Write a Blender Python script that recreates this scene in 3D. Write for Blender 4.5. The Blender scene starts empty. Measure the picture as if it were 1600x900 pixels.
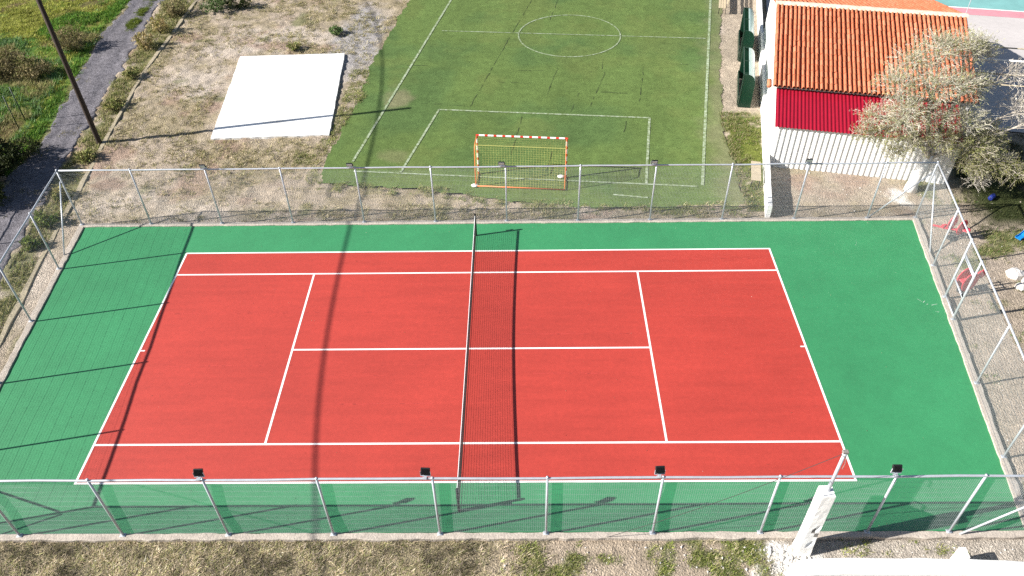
import bpy, math, random
import numpy as np
from mathutils import Vector, Matrix
rnd = random.Random(7)
rng = np.random.default_rng(11)
S = bpy.context.scene
COL = S.collection
R = math.radians

# ------------------------------------------------------------------ camera, sky, sun, exposure
cam_d = bpy.data.cameras.new('camera')
cam = bpy.data.objects.new('camera', cam_d); COL.objects.link(cam)
cam.location = (1.85034703, -19.3467434, 20.4307540)
cam.rotation_euler = (0.834553590, 0.0144765471, 0.00468587523)
cam_d.sensor_fit = 'HORIZONTAL'; cam_d.sensor_width = 36.0
cam_d.lens = 1234.09039 / 1600 * 36.0
cam_d.clip_start = 0.1; cam_d.clip_end = 3000
S.camera = cam
SUN = Vector((-4.70, -0.97, 2.77)).normalized()
w = bpy.data.worlds.new('World'); S.world = w; w.use_nodes = True
nt = w.node_tree; nt.nodes.clear()
sky = nt.nodes.new('ShaderNodeTexSky'); sky.sky_type = 'NISHITA'; sky.sun_disc = False
sky.sun_elevation = math.asin(SUN.z); sky.sun_rotation = math.atan2(SUN.x, SUN.y)
bg = nt.nodes.new('ShaderNodeBackground'); bg.inputs[1].default_value = 0.05
wo = nt.nodes.new('ShaderNodeOutputWorld')
nt.links.new(sky.outputs[0], bg.inputs[0]); nt.links.new(bg.outputs[0], wo.inputs[0])
sd = bpy.data.lights.new('sun', 'SUN'); sd.energy = 5.0; sd.angle = R(0.42); sd.color = (1.0, 0.955, 0.89)
so = bpy.data.objects.new('sun', sd); COL.objects.link(so)
so.rotation_euler = SUN.to_track_quat('Z', 'Y').to_euler(); so.location = (-30, -6, 40)
S.view_settings.view_transform = 'Standard'; S.view_settings.look = 'None'
S.view_settings.gamma = 1.0; S.view_settings.use_curve_mapping = False
S.view_settings.exposure = 1.12
S.cycles.max_bounces = 5; S.cycles.use_denoising = False; S.cycles.sample_clamp_indirect = 3

# ------------------------------------------------------------------ small helpers
def hash2(ix, iy, seed):
    h = (ix.astype(np.int64) * 374761393 + iy.astype(np.int64) * 668265263 + seed * 974634777) & 0xffffffff
    h = ((h ^ (h >> 13)) * 1274126177) & 0xffffffff
    return ((h ^ (h >> 16)) & 0xffff) / 65535.0
def vnoise(x, y, s, seed=0):
    x = np.asarray(x, float) / s; y = np.asarray(y, float) / s
    ix = np.floor(x); iy = np.floor(y); fx = x - ix; fy = y - iy
    fx = fx * fx * (3 - 2 * fx); fy = fy * fy * (3 - 2 * fy)
    a = hash2(ix, iy, seed); b = hash2(ix + 1, iy, seed); c = hash2(ix, iy + 1, seed); d = hash2(ix + 1, iy + 1, seed)
    return (a * (1 - fx) + b * fx) * (1 - fy) + (c * (1 - fx) + d * fx) * fy
def fbm(x, y, s, seed=0, o=4):
    v = 0; a = .5; t = 0
    for i in range(o):
        v = v + a * vnoise(x, y, s / 2 ** i, seed + 17 * i); t += a; a *= .55
    return v / t
def sstep(a, b, x):
    t = np.clip((x - a) / (b - a), 0, 1); return t * t * (3 - 2 * t)

class MB:
    def __init__(s): s.v = []; s.f = []; s.m = []; s.c = []
    def add(s, vs, fs, mi=0, col=None):
        o = len(s.v); s.v += [tuple(v) for v in vs]
        for f in fs: s.f.append(tuple(o + i for i in f)); s.m.append(mi)
        if col is not None: s.c += [tuple(col)] * len(vs)
    def box(s, c, sz, ax=((1,0,0),(0,1,0),(0,0,1)), mi=0, col=None, bev=0.0):
        c = Vector(c); ax = [Vector(a) for a in ax]
        if bev:
            hx, hy, hz = sz[0]/2, sz[1]/2, sz[2]/2
            b = min(bev, hx*.9, hy*.9, hz*.9); vs = []; 
            for z, k in ((-hz, b), (-hz + b, 0), (hz - b, 0), (hz, b)):
                x, y = hx - k, hy - k
                for p in ((-x+b*(k==0),-y),(x-b*(k==0),-y),(x,-y+b*(k==0)),(x,y-b*(k==0)),(x-b*(k==0),y),(-x+b*(k==0),y),(-x,y-b*(k==0)),(-x,-y+b*(k==0))):
                    vs.append(c + ax[0]*p[0] + ax[1]*p[1] + ax[2]*z)
            fs = [tuple(range(7,-1,-1)), tuple(range(24,32))]
            for l in range(3):
                for i in range(8):
                    j = (i+1) % 8; fs.append((l*8+i, l*8+j, l*8+8+j, l*8+8+i))
            s.add(vs, fs, mi, col); return
        vs = [c + ax[0]*(x*sz[0]/2) + ax[1]*(y*sz[1]/2) + ax[2]*(z*sz[2]/2) for z in (-1,1) for y in (-1,1) for x in (-1,1)]
        s.add(vs, [(0,2,3,1),(4,5,7,6),(0,1,5,4),(2,6,7,3),(0,4,6,2),(1,3,7,5)], mi, col)
    def tube(s, pts, r, n=8, caps=True, mi=None, col=None):
        P = [Vector(p) for p in pts]; k = len(P)
        rr = r if isinstance(r, (list, tuple)) else [r] * k
        t = (P[1] - P[0]).normalized()
        u = t.orthogonal().normalized(); vs = []
        for i in range(k):
            if 0 < i < k-1: tn = (P[i+1] - P[i-1]).normalized()
            elif i: tn = (P[i] - P[i-1]).normalized()
            else: tn = t
            u = (u - tn * u.dot(tn)).normalized(); b = tn.cross(u)
            for j in range(n):
                a = 2*math.pi*j/n
                vs.append(P[i] + (u*math.cos(a) + b*math.sin(a)) * rr[i])
        o = len(s.v); s.v += [tuple(v) for v in vs]
        for i in range(k-1):
            for j in range(n):
                q = (j+1) % n
                s.f.append((o+i*n+j, o+i*n+q, o+i*n+n+q, o+i*n+n+j)); s.m.append(mi[i] if mi else 0)
        if caps:
            s.f.append(tuple(o+j for j in range(n-1,-1,-1))); s.m.append(mi[0] if mi else 0)
            s.f.append(tuple(o+(k-1)*n+j for j in range(n))); s.m.append(mi[-1] if mi else 0)
        if col is not None: s.c += [tuple(col)] * len(vs)
    def prism(s, poly, axis, mi=0):           # poly: 3d points, axis: extrusion vector
        a = Vector(axis); n = len(poly); P = [Vector(p) for p in poly]
        vs = P + [p + a for p in P]
        fs = [tuple(range(n-1,-1,-1)), tuple(range(n, 2*n))] + [(i, (i+1) % n, n+(i+1) % n, n+i) for i in range(n)]
        s.add(vs, fs, mi)
    def disc(s, c, rx, rz, th, ax, n=20, mi=0, bulge=0.0):   # thick oval plate; ax = (across, up, normal)
        c = Vector(c); A, U, N = [Vector(a) for a in ax]
        ring = lambda f, d: [c + A*(rx*f*math.cos(2*math.pi*i/n)) + U*(rz*f*math.sin(2*math.pi*i/n)) + N*d for i in range(n)]
        vs = ring(.9, -th/2 - bulge) + ring(1, -th/2*.4) + ring(1, th/2*.4) + ring(.9, th/2 + bulge)
        fs = [tuple(range(n-1,-1,-1)), tuple(range(3*n, 4*n))]
        for l in range(3):
            fs += [(l*n+i, l*n+(i+1) % n, l*n+n+(i+1) % n, l*n+n+i) for i in range(n)]
        s.add(vs, fs, mi)

def root_loc(o):
    l = Vector((0,0,0))
    while o: l += o.location; o = o.parent
    return l
def mesh_obj(name, verts, faces, mats, parent=None, midx=None, cols=None, smooth=False):
    me = bpy.data.meshes.new(name)
    off = root_loc(parent)
    V = np.asarray(verts, np.float32).reshape(-1, 3) - np.array(off, np.float32)
    if isinstance(faces, np.ndarray):
        k = faces.shape[1]; nf = len(faces)
        me.vertices.add(len(V)); me.vertices.foreach_set('co', V.ravel())
        me.loops.add(nf*k); me.loops.foreach_set('vertex_index', faces.astype(np.int32).ravel())
        me.polygons.add(nf); me.polygons.foreach_set('loop_start', np.arange(0, nf*k, k, dtype=np.int32))
        me.update(calc_edges=True); me.validate()
    else:
        me.from_pydata([tuple(map(float, v)) for v in V], [], faces)
    for m in (mats if isinstance(mats, (list, tuple)) else [mats]): me.materials.append(m)
    if midx is not None and len(me.materials) > 1: me.polygons.foreach_set('material_index', np.asarray(midx, np.int32))
    if cols is not None:
        ca = me.color_attributes.new('Col', 'FLOAT_COLOR', 'POINT')
        c4 = np.ones((len(V), 4), np.float32); c4[:, :3] = np.asarray(cols, np.float32).reshape(-1, 3)
        ca.data.foreach_set('color', c4.ravel())
    if smooth: me.polygons.foreach_set('use_smooth', np.ones(len(me.polygons), bool))
    me.update()
    o = bpy.data.objects.new(name, me); COL.objects.link(o)
    if parent: o.parent = parent
    return o
def obj(name, mb, mats, parent=None, smooth=False):
    return mesh_obj(name, mb.v, mb.f, mats, parent, mb.m, mb.c if len(mb.c) == len(mb.v) and mb.c else None, smooth)
def tag(o, label=None, cat=None, group=None, kind=None):
    if label: o['label'] = label
    if cat: o['category'] = cat
    if group: o['group'] = group
    if kind: o['kind'] = kind
    return o
def thing(name, loc, label, cat, group=None):
    o = bpy.data.objects.new(name, None); COL.objects.link(o); o.location = loc
    o.empty_display_size = .2
    return tag(o, label, cat, group)

# ------------------------------------------------------------------ materials
def M(name, col, rough=.7, metal=0.0, noise=(), bump=None, attr=False, spec=.5, streak=None, trans=0.0):
    """noise: (scale, amount) brightness variation layers; bump: (scale, strength, distance)"""
    m = bpy.data.materials.new(name); m.use_nodes = True
    t = m.node_tree; b = t.nodes['Principled BSDF']; L = t.links.new
    b.inputs['Roughness'].default_value = rough; b.inputs['Metallic'].default_value = metal
    b.inputs['Specular IOR Level'].default_value = spec
    tc = t.nodes.new('ShaderNodeTexCoord')
    if attr:
        a = t.nodes.new('ShaderNodeVertexColor'); a.layer_name = 'Col'; cur = a.outputs[0]
    else:
        a = t.nodes.new('ShaderNodeRGB'); a.outputs[0].default_value = (*col, 1); cur = a.outputs[0]
    for i, nz in enumerate(noise):
        sc, am = nz[0], nz[1]
        n = t.nodes.new('ShaderNodeTexNoise'); n.inputs['Scale'].default_value = sc; n.inputs['Detail'].default_value = 5
        n.inputs['Roughness'].default_value = .62
        if len(nz) > 2:
            mp = t.nodes.new('ShaderNodeMapping'); mp.inputs['Scale'].default_value = nz[2]
            L(tc.outputs['Object'], mp.inputs[0]); L(mp.outputs[0], n.inputs[0])
        else: L(tc.outputs['Object'], n.inputs[0])
        r = t.nodes.new('ShaderNodeMapRange'); r.inputs[1].default_value = .25; r.inputs[2].default_value = .75
        r.inputs[3].default_value = 1 - am; r.inputs[4].default_value = 1 + am
        L(n.outputs[0], r.inputs[0])
        mx = t.nodes.new('ShaderNodeVectorMath'); mx.operation = 'SCALE'
        L(cur, mx.inputs[0]); L(r.outputs[0], mx.inputs[3]); cur = mx.outputs[0]
    L(cur, b.inputs['Base Color'])
    if bump:
        n = t.nodes.new('ShaderNodeTexNoise'); n.inputs['Scale'].default_value = bump[0]; n.inputs['Detail'].default_value = 6
        L(tc.outputs['Object'], n.inputs[0])
        bp = t.nodes.new('ShaderNodeBump'); bp.inputs['Strength'].default_value = bump[1]; bp.inputs['Distance'].default_value = bump[2]
        L(n.outputs[0], bp.inputs['Height']); L(bp.outputs[0], b.inputs['Normal'])
    if trans:
        tr = t.nodes.new('ShaderNodeBsdfTranslucent'); L(cur, tr.inputs[0])
        mix = t.nodes.new('ShaderNodeMixShader'); mix.inputs[0].default_value = trans
        L(b.outputs[0], mix.inputs[1]); L(tr.outputs[0], mix.inputs[2])
        L(mix.outputs[0], t.nodes['Material Output'].inputs[0])
    return m
def worn(name, top, under, scale, lo, hi, rough=.8):
    """paint worn through in patches to the colour under it"""
    m = bpy.data.materials.new(name); m.use_nodes = True; t = m.node_tree; L = t.links.new
    b = t.nodes['Principled BSDF']; b.inputs['Roughness'].default_value = rough
    tc = t.nodes.new('ShaderNodeTexCoord'); n = t.nodes.new('ShaderNodeTexNoise'); n.inputs['Scale'].default_value = scale
    n.inputs['Detail'].default_value = 6; L(tc.outputs['Object'], n.inputs[0])
    r = t.nodes.new('ShaderNodeMapRange'); r.inputs[1].default_value = lo; r.inputs[2].default_value = hi; L(n.outputs[0], r.inputs[0])
    mx = t.nodes.new('ShaderNodeMix'); mx.data_type = 'RGBA'
    mx.inputs[6].default_value = (*under, 1); mx.inputs[7].default_value = (*top, 1)
    L(r.outputs[0], mx.inputs[0]); L(mx.outputs[2], b.inputs['Base Color'])
    return m
m_ground = M('dirt', (0,0,0), .95, attr=True, noise=((1.2,.14),(5,.30),(16,.35),(45,.45)), bump=(20,1.0,.08), spec=.1)
m_gravel = M('gravel', (.155,.147,.162), .95, noise=((.5,.2),(3,.25),(11,.55),(34,.8)), bump=(28,1.0,.05), spec=.1)
m_green = M('green_court_paint', (.034,.222,.088), .58, noise=((.18,.13),(1.1,.08),(6,.06),(55,.18)), bump=(120,.5,.006), spec=.6)
m_red = M('red_court_paint', (.405,.043,.030), .60, noise=((.22,.12),(.9,.10,(.3,3,1)),(6,.08),(55,.20)), bump=(120,.5,.006), spec=.5)
m_line = M('white_line_paint', (.82,.82,.80), .7, noise=((3,.04),))
m_scuff = worn('court_scuff', (.23,.022,.018), (.45,.045,.035), 5, .52, .68)
m_turf = M('artificial_turf', (0,0,0), .95, attr=True, noise=((.35,.12),(2.2,.18),(12,.22),(40,.45)), bump=(60,.8,.03), spec=.1)
m_pline = worn('worn_pitch_line', (.38,.44,.33), (.13,.18,.06), 7, .34, .70)
m_seam = M('turf_seam_gap', (.022,.030,.014), .95)
m_kerb = M('kerb_concrete', (.42,.37,.32), .9, noise=((1.5,.16),(9,.22),(40,.2)), bump=(18,.6,.03), spec=.2)
m_edge = M('old_concrete', (.36,.31,.22), .9, noise=((1.5,.15),(9,.25),(40,.2)), bump=(18,.7,.03), spec=.2)
m_white = M('whitewash', (.84,.83,.81), .85, noise=((1.2,.05),(9,.06)), bump=(9,.4,.02), spec=.2)
m_slab = worn('white_slab', (.80,.80,.79), (.44,.42,.39), .55, .24, .46)
m_steel = M('galvanised_steel', (.50,.53,.58), .45, .35, noise=((6,.12),))
m_wire = M('galvanised_wire', (.29,.31,.32), .5, .1)
m_black = M('black_metal', (.010,.010,.012), .45)
m_net = M('black_net', (.012,.012,.012), .8)
m_band = M('white_canvas', (.80,.80,.80), .8)
m_glass = M('lamp_glass', (.55,.58,.60), .12, .0)
m_pole = M('tarred_wood', (.035,.022,.015), .85, noise=((3,.4,(6,6,.5)),(20,.3)), bump=(20,.5,.02))
m_cable = M('black_cable', (.008,.008,.008), .6)
m_tile = M('clay_tile', (0,0,0), .8, attr=True, noise=((5,.12),(30,.14)), bump=(60,.4,.01), spec=.3)
m_mortar = M('ridge_mortar', (.62,.50,.40), .9, noise=((6,.2),(25,.2)), bump=(20,.6,.03))
m_redroof = M('red_sheet_metal', (.27,.006,.022), .4, .0, noise=((1.5,.08),(12,.06)))
m_wsheet = M('white_sheet_metal', (.80,.80,.79), .45, .0, noise=((1.5,.04),(12,.04)))
m_leaf = M('leaf', (0,0,0), .75, attr=True, spec=.2, trans=.25)
m_straw = M('straw', (0,0,0), .85, attr=True, spec=.15, trans=.15)
m_twig = M('twig', (0,0,0), .85, attr=True, spec=.2)
m_bark = M('grey_bark', (.22,.18,.14), .9, noise=((8,.3),(40,.2)), bump=(30,.8,.03))
m_goalw = M('goal_white', (.82,.82,.80), .5); m_goalr = M('goal_red', (.62,.035,.02), .5); m_goalo = M('goal_orange', (.75,.20,.06), .5)
m_cord = M('yellow_cord', (.55,.52,.16), .8)
m_dgreen = M('dark_green_panel', (.003,.024,.013), .3, noise=((2,.2),))
m_sheen = M('sheen_polycarbonate', (.27,.36,.34), .25, noise=((2,.06),))  # pale tone stands for sky reflected on the green shell
m_dframe = M('dark_green_frame', (.008,.03,.018), .5)
m_pave = M('pale_concrete', (.47,.44,.43), .9, noise=((.3,.08),(3,.08),(20,.06)), bump=(20,.3,.01))
m_teal = M('teal_court', (.16,.36,.35), .8, noise=((.3,.18),(2,.1)))
m_pink = M('pink_strip', (.55,.24,.28), .8, noise=((1,.15),(6,.1)))
m_toy = M('red_plastic', (.62,.05,.075), .45, noise=((4,.1),))
m_toyd = M('dark_steel', (.03,.03,.035), .5)
m_blue = M('blue_plastic', (.01,.22,.60), .4)
m_shade_blue = M('shaded_blue_drum', (.006,.018,.16), .6)  # blue darkened in place of tree shade on the drum
m_beige = M('beige_board', (.44,.37,.26), .8, noise=((4,.12),))
m_rock = M('white_rock', (.62,.59,.56), .9, noise=((4,.15),(20,.15)), bump=(10,.6,.04))
m_pebble = M('pebble', (0,0,0), .9, attr=True)
m_crack = M('bare_concrete', (.20,.185,.17), .95, noise=((20,.3),))

# ------------------------------------------------------------------ layout lines (metres; the court centre is the origin)
def lin(pts):
    a = np.array(sorted(pts)); return lambda y: np.interp(y, a[:, 0], a[:, 1])
trackL = lin([(-40,-19.6),(4,-20.9),(10.4,-22.0),(14.9,-21.9),(19.5,-22.6),(26.8,-23.7),(32,-23.75),(60,-26)])
trackR = lin([(-40,-15.2),(0,-18.35),(4.2,-18.85),(8.4,-19.35),(14.5,-20.0),(20.5,-20.5),(25.8,-20.96),(31,-21.6),(60,-23)])
edgeX = lin([(-10,-16.3),(.63,-17.19),(4.96,-17.74),(10.9,-18.34),(13.9,-18.64),(21.6,-19.31),(29,-19.35),(40,-19.4)])
leftX = lambda y: -16.94 + (7.40 - y) * .0876          # left fence line
rightX = lambda y: 18.43 - (7.39 - y) * .1493          # right fence line
TURF = [(-5.2,40),(-5.35,31.05),(-5.9,27.5),(-6.21,24.96),(-6.66,22.0),(-6.7,20.4),(-6.75,18.6),(-6.95,16.8),(-7.15,15.2),(-7.41,12.57),(-7.35,10.35),(-5.52,10.17),(-3.6,9.95),(-2.02,9.76),(-.8,9.5),(.29,9.19),(1.3,8.9),(2.26,8.75),(4.0,8.4),(5.59,8.35),(7.6,8.25),(9.75,8.2),(11.55,8.1),(11.75,12),(11.85,14.9),(13.04,21.6),(13.7,25.2),(14.81,30.4),(16.6,40)]
turf_right = lin([(7.5,11.5),(12,11.75),(14.9,11.85),(21.6,13.04),(30.4,14.81),(40,16.6)])
turf_left = lin([(9.9,-7.35),(12.57,-7.41),(16.8,-6.7),(18.6,-6.2),(22,-6.62),(31,-5.35),(40,-5.2)])
wallX = lambda y: 12.26 + .2085 * (y - 7.5)            # boundary wall, centre line
BO = np.array([14.13, 11.38]); BX = np.array([.978, -.207]); BY = np.array([.207, .978])
def bl(x, y, z=0.0):
    p = BO + BX * x + BY * y; return Vector((p[0], p[1], z))

# ------------------------------------------------------------------ ground: one sheet to the horizon
gx = np.concatenate([[-900,-300,-120,-60], np.arange(-36, 36.01, .125), [60,120,300,900]])
gy = np.concatenate([[-900,-300,-100,-40,-20], np.arange(-10, 36.01, .125), [60,120,300,900]])
X, Y = np.meshgrid(gx, gy)
def inside_court(x, y, g=0.0):
    return (x > leftX(y) - g) & (x < rightX(y) + g) & (y > -7.45 - g) & (y < 7.45 + g)
def inside_turf(x, y, g=0.0):
    return (y > 8.9 - g) & (x > turf_left(y) - g) & (x < turf_right(y) + g)
def mixc(c, new, k):
    return c * (1 - k[..., None]) + np.array(new) * k[..., None]
def ground_colour(X, Y):
    n1 = fbm(X, Y, 3.2, 1); n2 = fbm(X, Y, .9, 2); n3 = fbm(X, Y, 6.5, 3); n4 = fbm(X, Y, .45, 9, 3)
    c = np.empty(X.shape + (3,)); c[:] = (.38, .315, .245)
    c = mixc(c, (.30, .25, .165), sstep(.42, .62, n1 * .5 + n2 * .5))          # dry grass litter
    c = mixc(c, (.46, .395, .33), sstep(.56, .74, n3))                            # bare pale dust
    c = mixc(c, (.30, .20, .155), sstep(.62, .76, fbm(X, Y, 2.6, 5)) * .6)        # reddish earth
    # green flecks through the field
    c = mixc(c, (.105, .125, .035), sstep(.60, .75, fbm(X, Y, 1.7, 6)) * .65 * (X < 12))
    # grey patch beside the pitch, far
    d = np.hypot((X + 7.8) / 1.6, (Y - 25) / 5.5)
    c = mixc(c, (.33, .31, .30), sstep(1.25, .6, d + (n2 - .5) * .9))
    # verge between the track and the edging
    v = sstep(-.3, .3, X - trackR(Y)) * sstep(.25, -.1, X - edgeX(Y)) * (Y > -2)
    c = mixc(c, (.165, .160, .070), v * sstep(.35, .6, n2) * .9)
    # meadow left of the track
    f = sstep(.35, -.25, X - trackL(Y) + (n2 - .5) * .9)
    meadow = mixc(np.broadcast_to(np.array((.165, .175, .035)), c.shape).copy(), (.07, .14, .025), sstep(.42, .62, n1))
    meadow = mixc(meadow, (.135, .105, .05), sstep(.55, .7, fbm(X, Y, 2.4, 8)))
    c = c * (1 - f[..., None]) + meadow * f[..., None]
    # strip in front of the near fence
    b = (Y < -7.4)
    c = mixc(c, (.260, .220, .140), b * sstep(2.6, .2, X + (n2 - .5) * 3))
    c = mixc(c, (.36, .295, .225), b * sstep(.5, 2.5, X + (n2 - .5) * 3))
    c = mixc(c, (.085, .115, .025), b * sstep(.50, .58, n2 * .55 + .45 * vnoise(X, Y, 1.4, 31)) * sstep(1.5, 2.5, X) * sstep(9.2, 8.2, X) * .85)
    c = mixc(c, (.42, .38, .33), b * sstep(8.2, 9.5, X + (n2 - .5) * 1.5) * .8)
    # whitewash spilt round the trunk and the concrete post
    for (px, py, rr) in ((18.6, 9.0, .85), (9.2, -8.1, .8)):
        d = np.hypot(X - px, Y - py) / rr
        c = mixc(c, (.66, .64, .60), sstep(1.1, .45, d + (n4 - .5) * 1.6 + (n2 - .5) * 1.4))
    # right of the court: pale, with some green
    r = sstep(-.2, .4, X - np.maximum(rightX(Y), 14.0)) * (Y < 12)
    c = mixc(c, (.38, .315, .25), r * .75)
    c = mixc(c, (.12, .155, .03), r * sstep(.56, .70, fbm(X, Y, 1.5, 12)) * .75)
    # margin between pitch and boundary wall
    q = (Y > 8) * sstep(-.1, .25, X - turf_right(Y)) * (X < wallX(Y) + .1)
    c = mixc(c, (.38, .32, .25), q * .9)
    c = mixc(c, (.115, .135, .03), q * sstep(16.6, 15.6, Y + (n2 - .5) * 2) * sstep(.38, .55, n2 + .12))
    # green ground painted dark for the shade behind the hut's right end
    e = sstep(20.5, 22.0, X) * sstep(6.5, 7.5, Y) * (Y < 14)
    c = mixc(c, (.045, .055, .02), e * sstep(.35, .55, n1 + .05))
    return c
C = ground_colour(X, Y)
def relief(X, Y):
    k = .35 + .65 * sstep(7.6, 8.6, Y) * (X < 12)
    return -.075 + (fbm(X, Y, 1.1, 21) - .5) * .07 * k + (fbm(X, Y, .42, 22, 3) - .5) * .15 * k
Z = relief(X, Y)
Z += .03 * sstep(0, -1.5, X - trackL(Y)) * fbm(X, Y, 2.5, 24)
Z = np.where(inside_court(X, Y, .05) | inside_turf(X, Y, -.5), -.16, Z)
Z = np.where(inside_turf(X, Y, .35), np.minimum(Z, -.068), Z)
Z = np.where((X > trackL(Y) + .25) & (X < trackR(Y) - .25), -.17, Z)
Z = np.where((np.abs(X) > 36.1) | (np.abs(Y) > 36.1), -.075, Z)
ny, nx = X.shape
I = np.arange(nx * ny).reshape(ny, nx)
F = np.stack([I[:-1, :-1], I[:-1, 1:], I[1:, 1:], I[1:, :-1]], -1).reshape(-1, 4)
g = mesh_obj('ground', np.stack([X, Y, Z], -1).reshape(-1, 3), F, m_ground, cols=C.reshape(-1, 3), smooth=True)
tag(g, kind='structure')
def gz(x, y): return -.075 + 0 * x

# gravel track
ys = np.arange(-30, 46, .13); us = np.linspace(0, 1, 26)
XL = trackL(ys) + (fbm(ys, ys * 0, .8, 40) - .5) * .7; XR = trackR(ys) + (fbm(ys, ys * 0 + 9, .8, 41) - .5) * .9
TX = XL[:, None] * (1 - us) + XR[:, None] * us; TY = np.repeat(ys[:, None], 26, 1)
TZ = -.05 + (fbm(TX, TY, .5, 42, 4) - .5) * .05 - .03 * np.exp(-((us - .27) / .1) ** 2) - .03 * np.exp(-((us - .75) / .1) ** 2)
TZ[:, 0] = TZ[:, -1] = -.13
I = np.arange(TX.size).reshape(TX.shape)
F = np.stack([I[:-1, :-1], I[:-1, 1:], I[1:, 1:], I[1:, :-1]], -1).reshape(-1, 4)
tag(mesh_obj('gravel_path', np.stack([TX, TY, TZ], -1).reshape(-1, 3), F, m_gravel, smooth=True), kind='structure')

# ------------------------------------------------------------------ tennis court surfaces
def sheet(name, polys, z, mat, parent=None, kind='structure'):
    mb = MB()
    for p in polys: mb.add([(x, y, z) for x, y in p], [tuple(range(len(p)))])
    return tag(obj(name, mb, mat, parent), kind=kind)
mb = MB()
cp = [(leftX(-7.25) + .1, -7.25), (rightX(-7.25) - .12, -7.25), (rightX(7.26) - .12, 7.26), (leftX(7.26) + .1, 7.26)]
mb.prism([(x, y, -.2) for x, y in cp], (0, 0, .2)); tag(obj('court_surround', mb, m_green), kind='structure')
sheet('court_surface', [[(-11.885, -5.585), (11.885, -5.585), (11.885, 5.485), (-11.885, 5.485)]], .004, m_red)
LW = .035
def seg(x0, y0, x1, y1, w=LW):
    d = Vector((x1 - x0, y1 - y0)).normalized(); n = Vector((-d.y, d.x)) * w
    return [(x0 - n.x, y0 - n.y), (x1 - n.x, y1 - n.y), (x1 + n.x, y1 + n.y), (x0 + n.x, y0 + n.y)]
sheet('court_lines', [
    seg(-11.885, -5.55, 11.885, -5.55), seg(-11.885, 5.45, 11.885, 5.45),
    seg(-11.85, -5.515, -11.85, 5.415), seg(11.85, -5.515, 11.85, 5.415),
    seg(-11.815, -4.115, 11.815, -4.115), seg(-11.815, 4.115, 11.815, 4.115),
    seg(-6.37, -4.08, -6.37, 4.08), seg(6.37, -4.08, 6.37, 4.08),
    seg(-6.335, 0, 6.335, 0), seg(-11.815, 0, -11.66, 0, .03), seg(11.66, 0, 11.815, 0, .03)], .008, m_line)
# thin scuffs and hairline joints along the length of the red surface
pol = []
for (x0, x1, y) in ((-11.4, 0, 1.9), (-10.5, -.3, -.75), (-6, -.2, -1.25), (-9, -5.5, 2.2), (1.8, 6, .7), (6.6, 11, 1.6), (-5, -1.5, -2.5), (2.2, 5.8, -1.2), (3, 11.5, 4.85), (-11, -8.2, -1.6)):
    x = x0
    while x < x1:
        l = rnd.uniform(.3, 1.0)
        if rnd.random() < .7: pol.append(seg(x, y + rnd.uniform(-.02, .02), x + l, y + rnd.uniform(-.02, .02), rnd.uniform(.008, .018)))
        x += l + .02
sheet('court_scuffs', pol, .0062, m_scuff)

# chalky scrapes on the green, and grit and leaves blown over the court
pol = []
for (x, y, n) in ((16.9, 2.2, 4), (17.2, 1.7, 2), (15.4, 5.6, 2)):
    for _ in range(n):
        a = rnd.uniform(0, 3.1); l = rnd.uniform(.06, .28); px0, py0 = x + rnd.gauss(0, .16), y + rnd.gauss(0, .12)
        pol.append(seg(px0, py0, px0 + math.cos(a) * l, py0 + math.sin(a) * l, rnd.uniform(.006, .016)))
sheet('chalk_marks', pol, .0045, worn('chalk', (.55,.62,.56), (.10,.28,.15), 9, .4, .6))
mb = MB()
for _ in range(420):
    x, y = rnd.uniform(-16, 17.4), rnd.uniform(-7.1, 7.1)
    if rnd.random() < .55: y = rnd.choice((rnd.uniform(-7.15, -6.6), rnd.uniform(6.7, 7.15)))
    r = rnd.choice((.008, .011, .014, .02)); a = rnd.uniform(0, 6.28); c = rnd.choice(((.5,.45,.38), (.10,.07,.04), (.16,.13,.06), (.06,.05,.03), (.30,.25,.17)))
    mb.add([(x + r * math.cos(a), y + r * math.sin(a), .011), (x + r * .5 * math.cos(a + 1.6), y + r * .5 * math.sin(a + 1.6), .013), (x - r * math.cos(a), y - r * math.sin(a), .012), (x, y, .022)], [(0, 1, 3), (1, 2, 3), (2, 0, 3)], 0, c)
tag(obj('court_debris', mb, m_pebble), kind='stuff')

# concrete kerb under the fence, four bevelled runs butted at the corners, edges broken unevenly
def kerb_run(mb, a, b, wi, wo, n=(0, 1)):
    a, b = np.array(a, float), np.array(b, float); L = np.linalg.norm(b - a); d = (b - a) / L; nrm = np.array([-d[1], d[0]])
    k = max(2, int(L / .22)); prev = None
    for i in range(k + 1):
        p = a + d * L * i / k
        j1 = (vnoise(i * .37, 3.1, .5, 51) - .5) * .07 + (vnoise(i * 1.0, 1.7, .5, 53) - .5) * .03; j2 = (vnoise(i * .41, 8.2, .5, 52) - .5) * .05
        zt = .045 + (vnoise(i * .3, 5.5, .7, 54) - .5) * .02
        q1 = p + nrm * (wi + j2); q2 = p - nrm * (wo + j1)
        ring = [(*q1, -.2), (*q1, zt - .012), (*(p + nrm * (wi + j2 - .015)), zt), (*(p - nrm * (wo + j1 - .02)), zt), (*q2, zt - .018), (*q2, -.25)]
        o = len(mb.v); mb.v += [tuple(map(float, r)) for r in ring]
        if i: 
            for q in range(5): mb.f.append((o - 6 + q, o + q, o + q + 1, o - 5 + q)); mb.m.append(0)
        if i in (0, k): mb.f.append(tuple(range(o, o + 6))); mb.m.append(0)
mb = MB()
kerb_run(mb, (leftX(-7.33) - .12, -7.33), (rightX(-7.33) + .1, -7.33), .06, .145)
kerb_run(mb, (rightX(7.4) + .1, 7.4), (leftX(7.4) - .12, 7.4), .15, .09)
kerb_run(mb, (rightX(-7.25), -7.25), (rightX(7.24), 7.24), .14, .13)
kerb_run(mb, (leftX(7.24), 7.24), (leftX(-7.25), -7.25), .12, .14)
tag(obj('kerb', mb, m_kerb), kind='structure')

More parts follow.
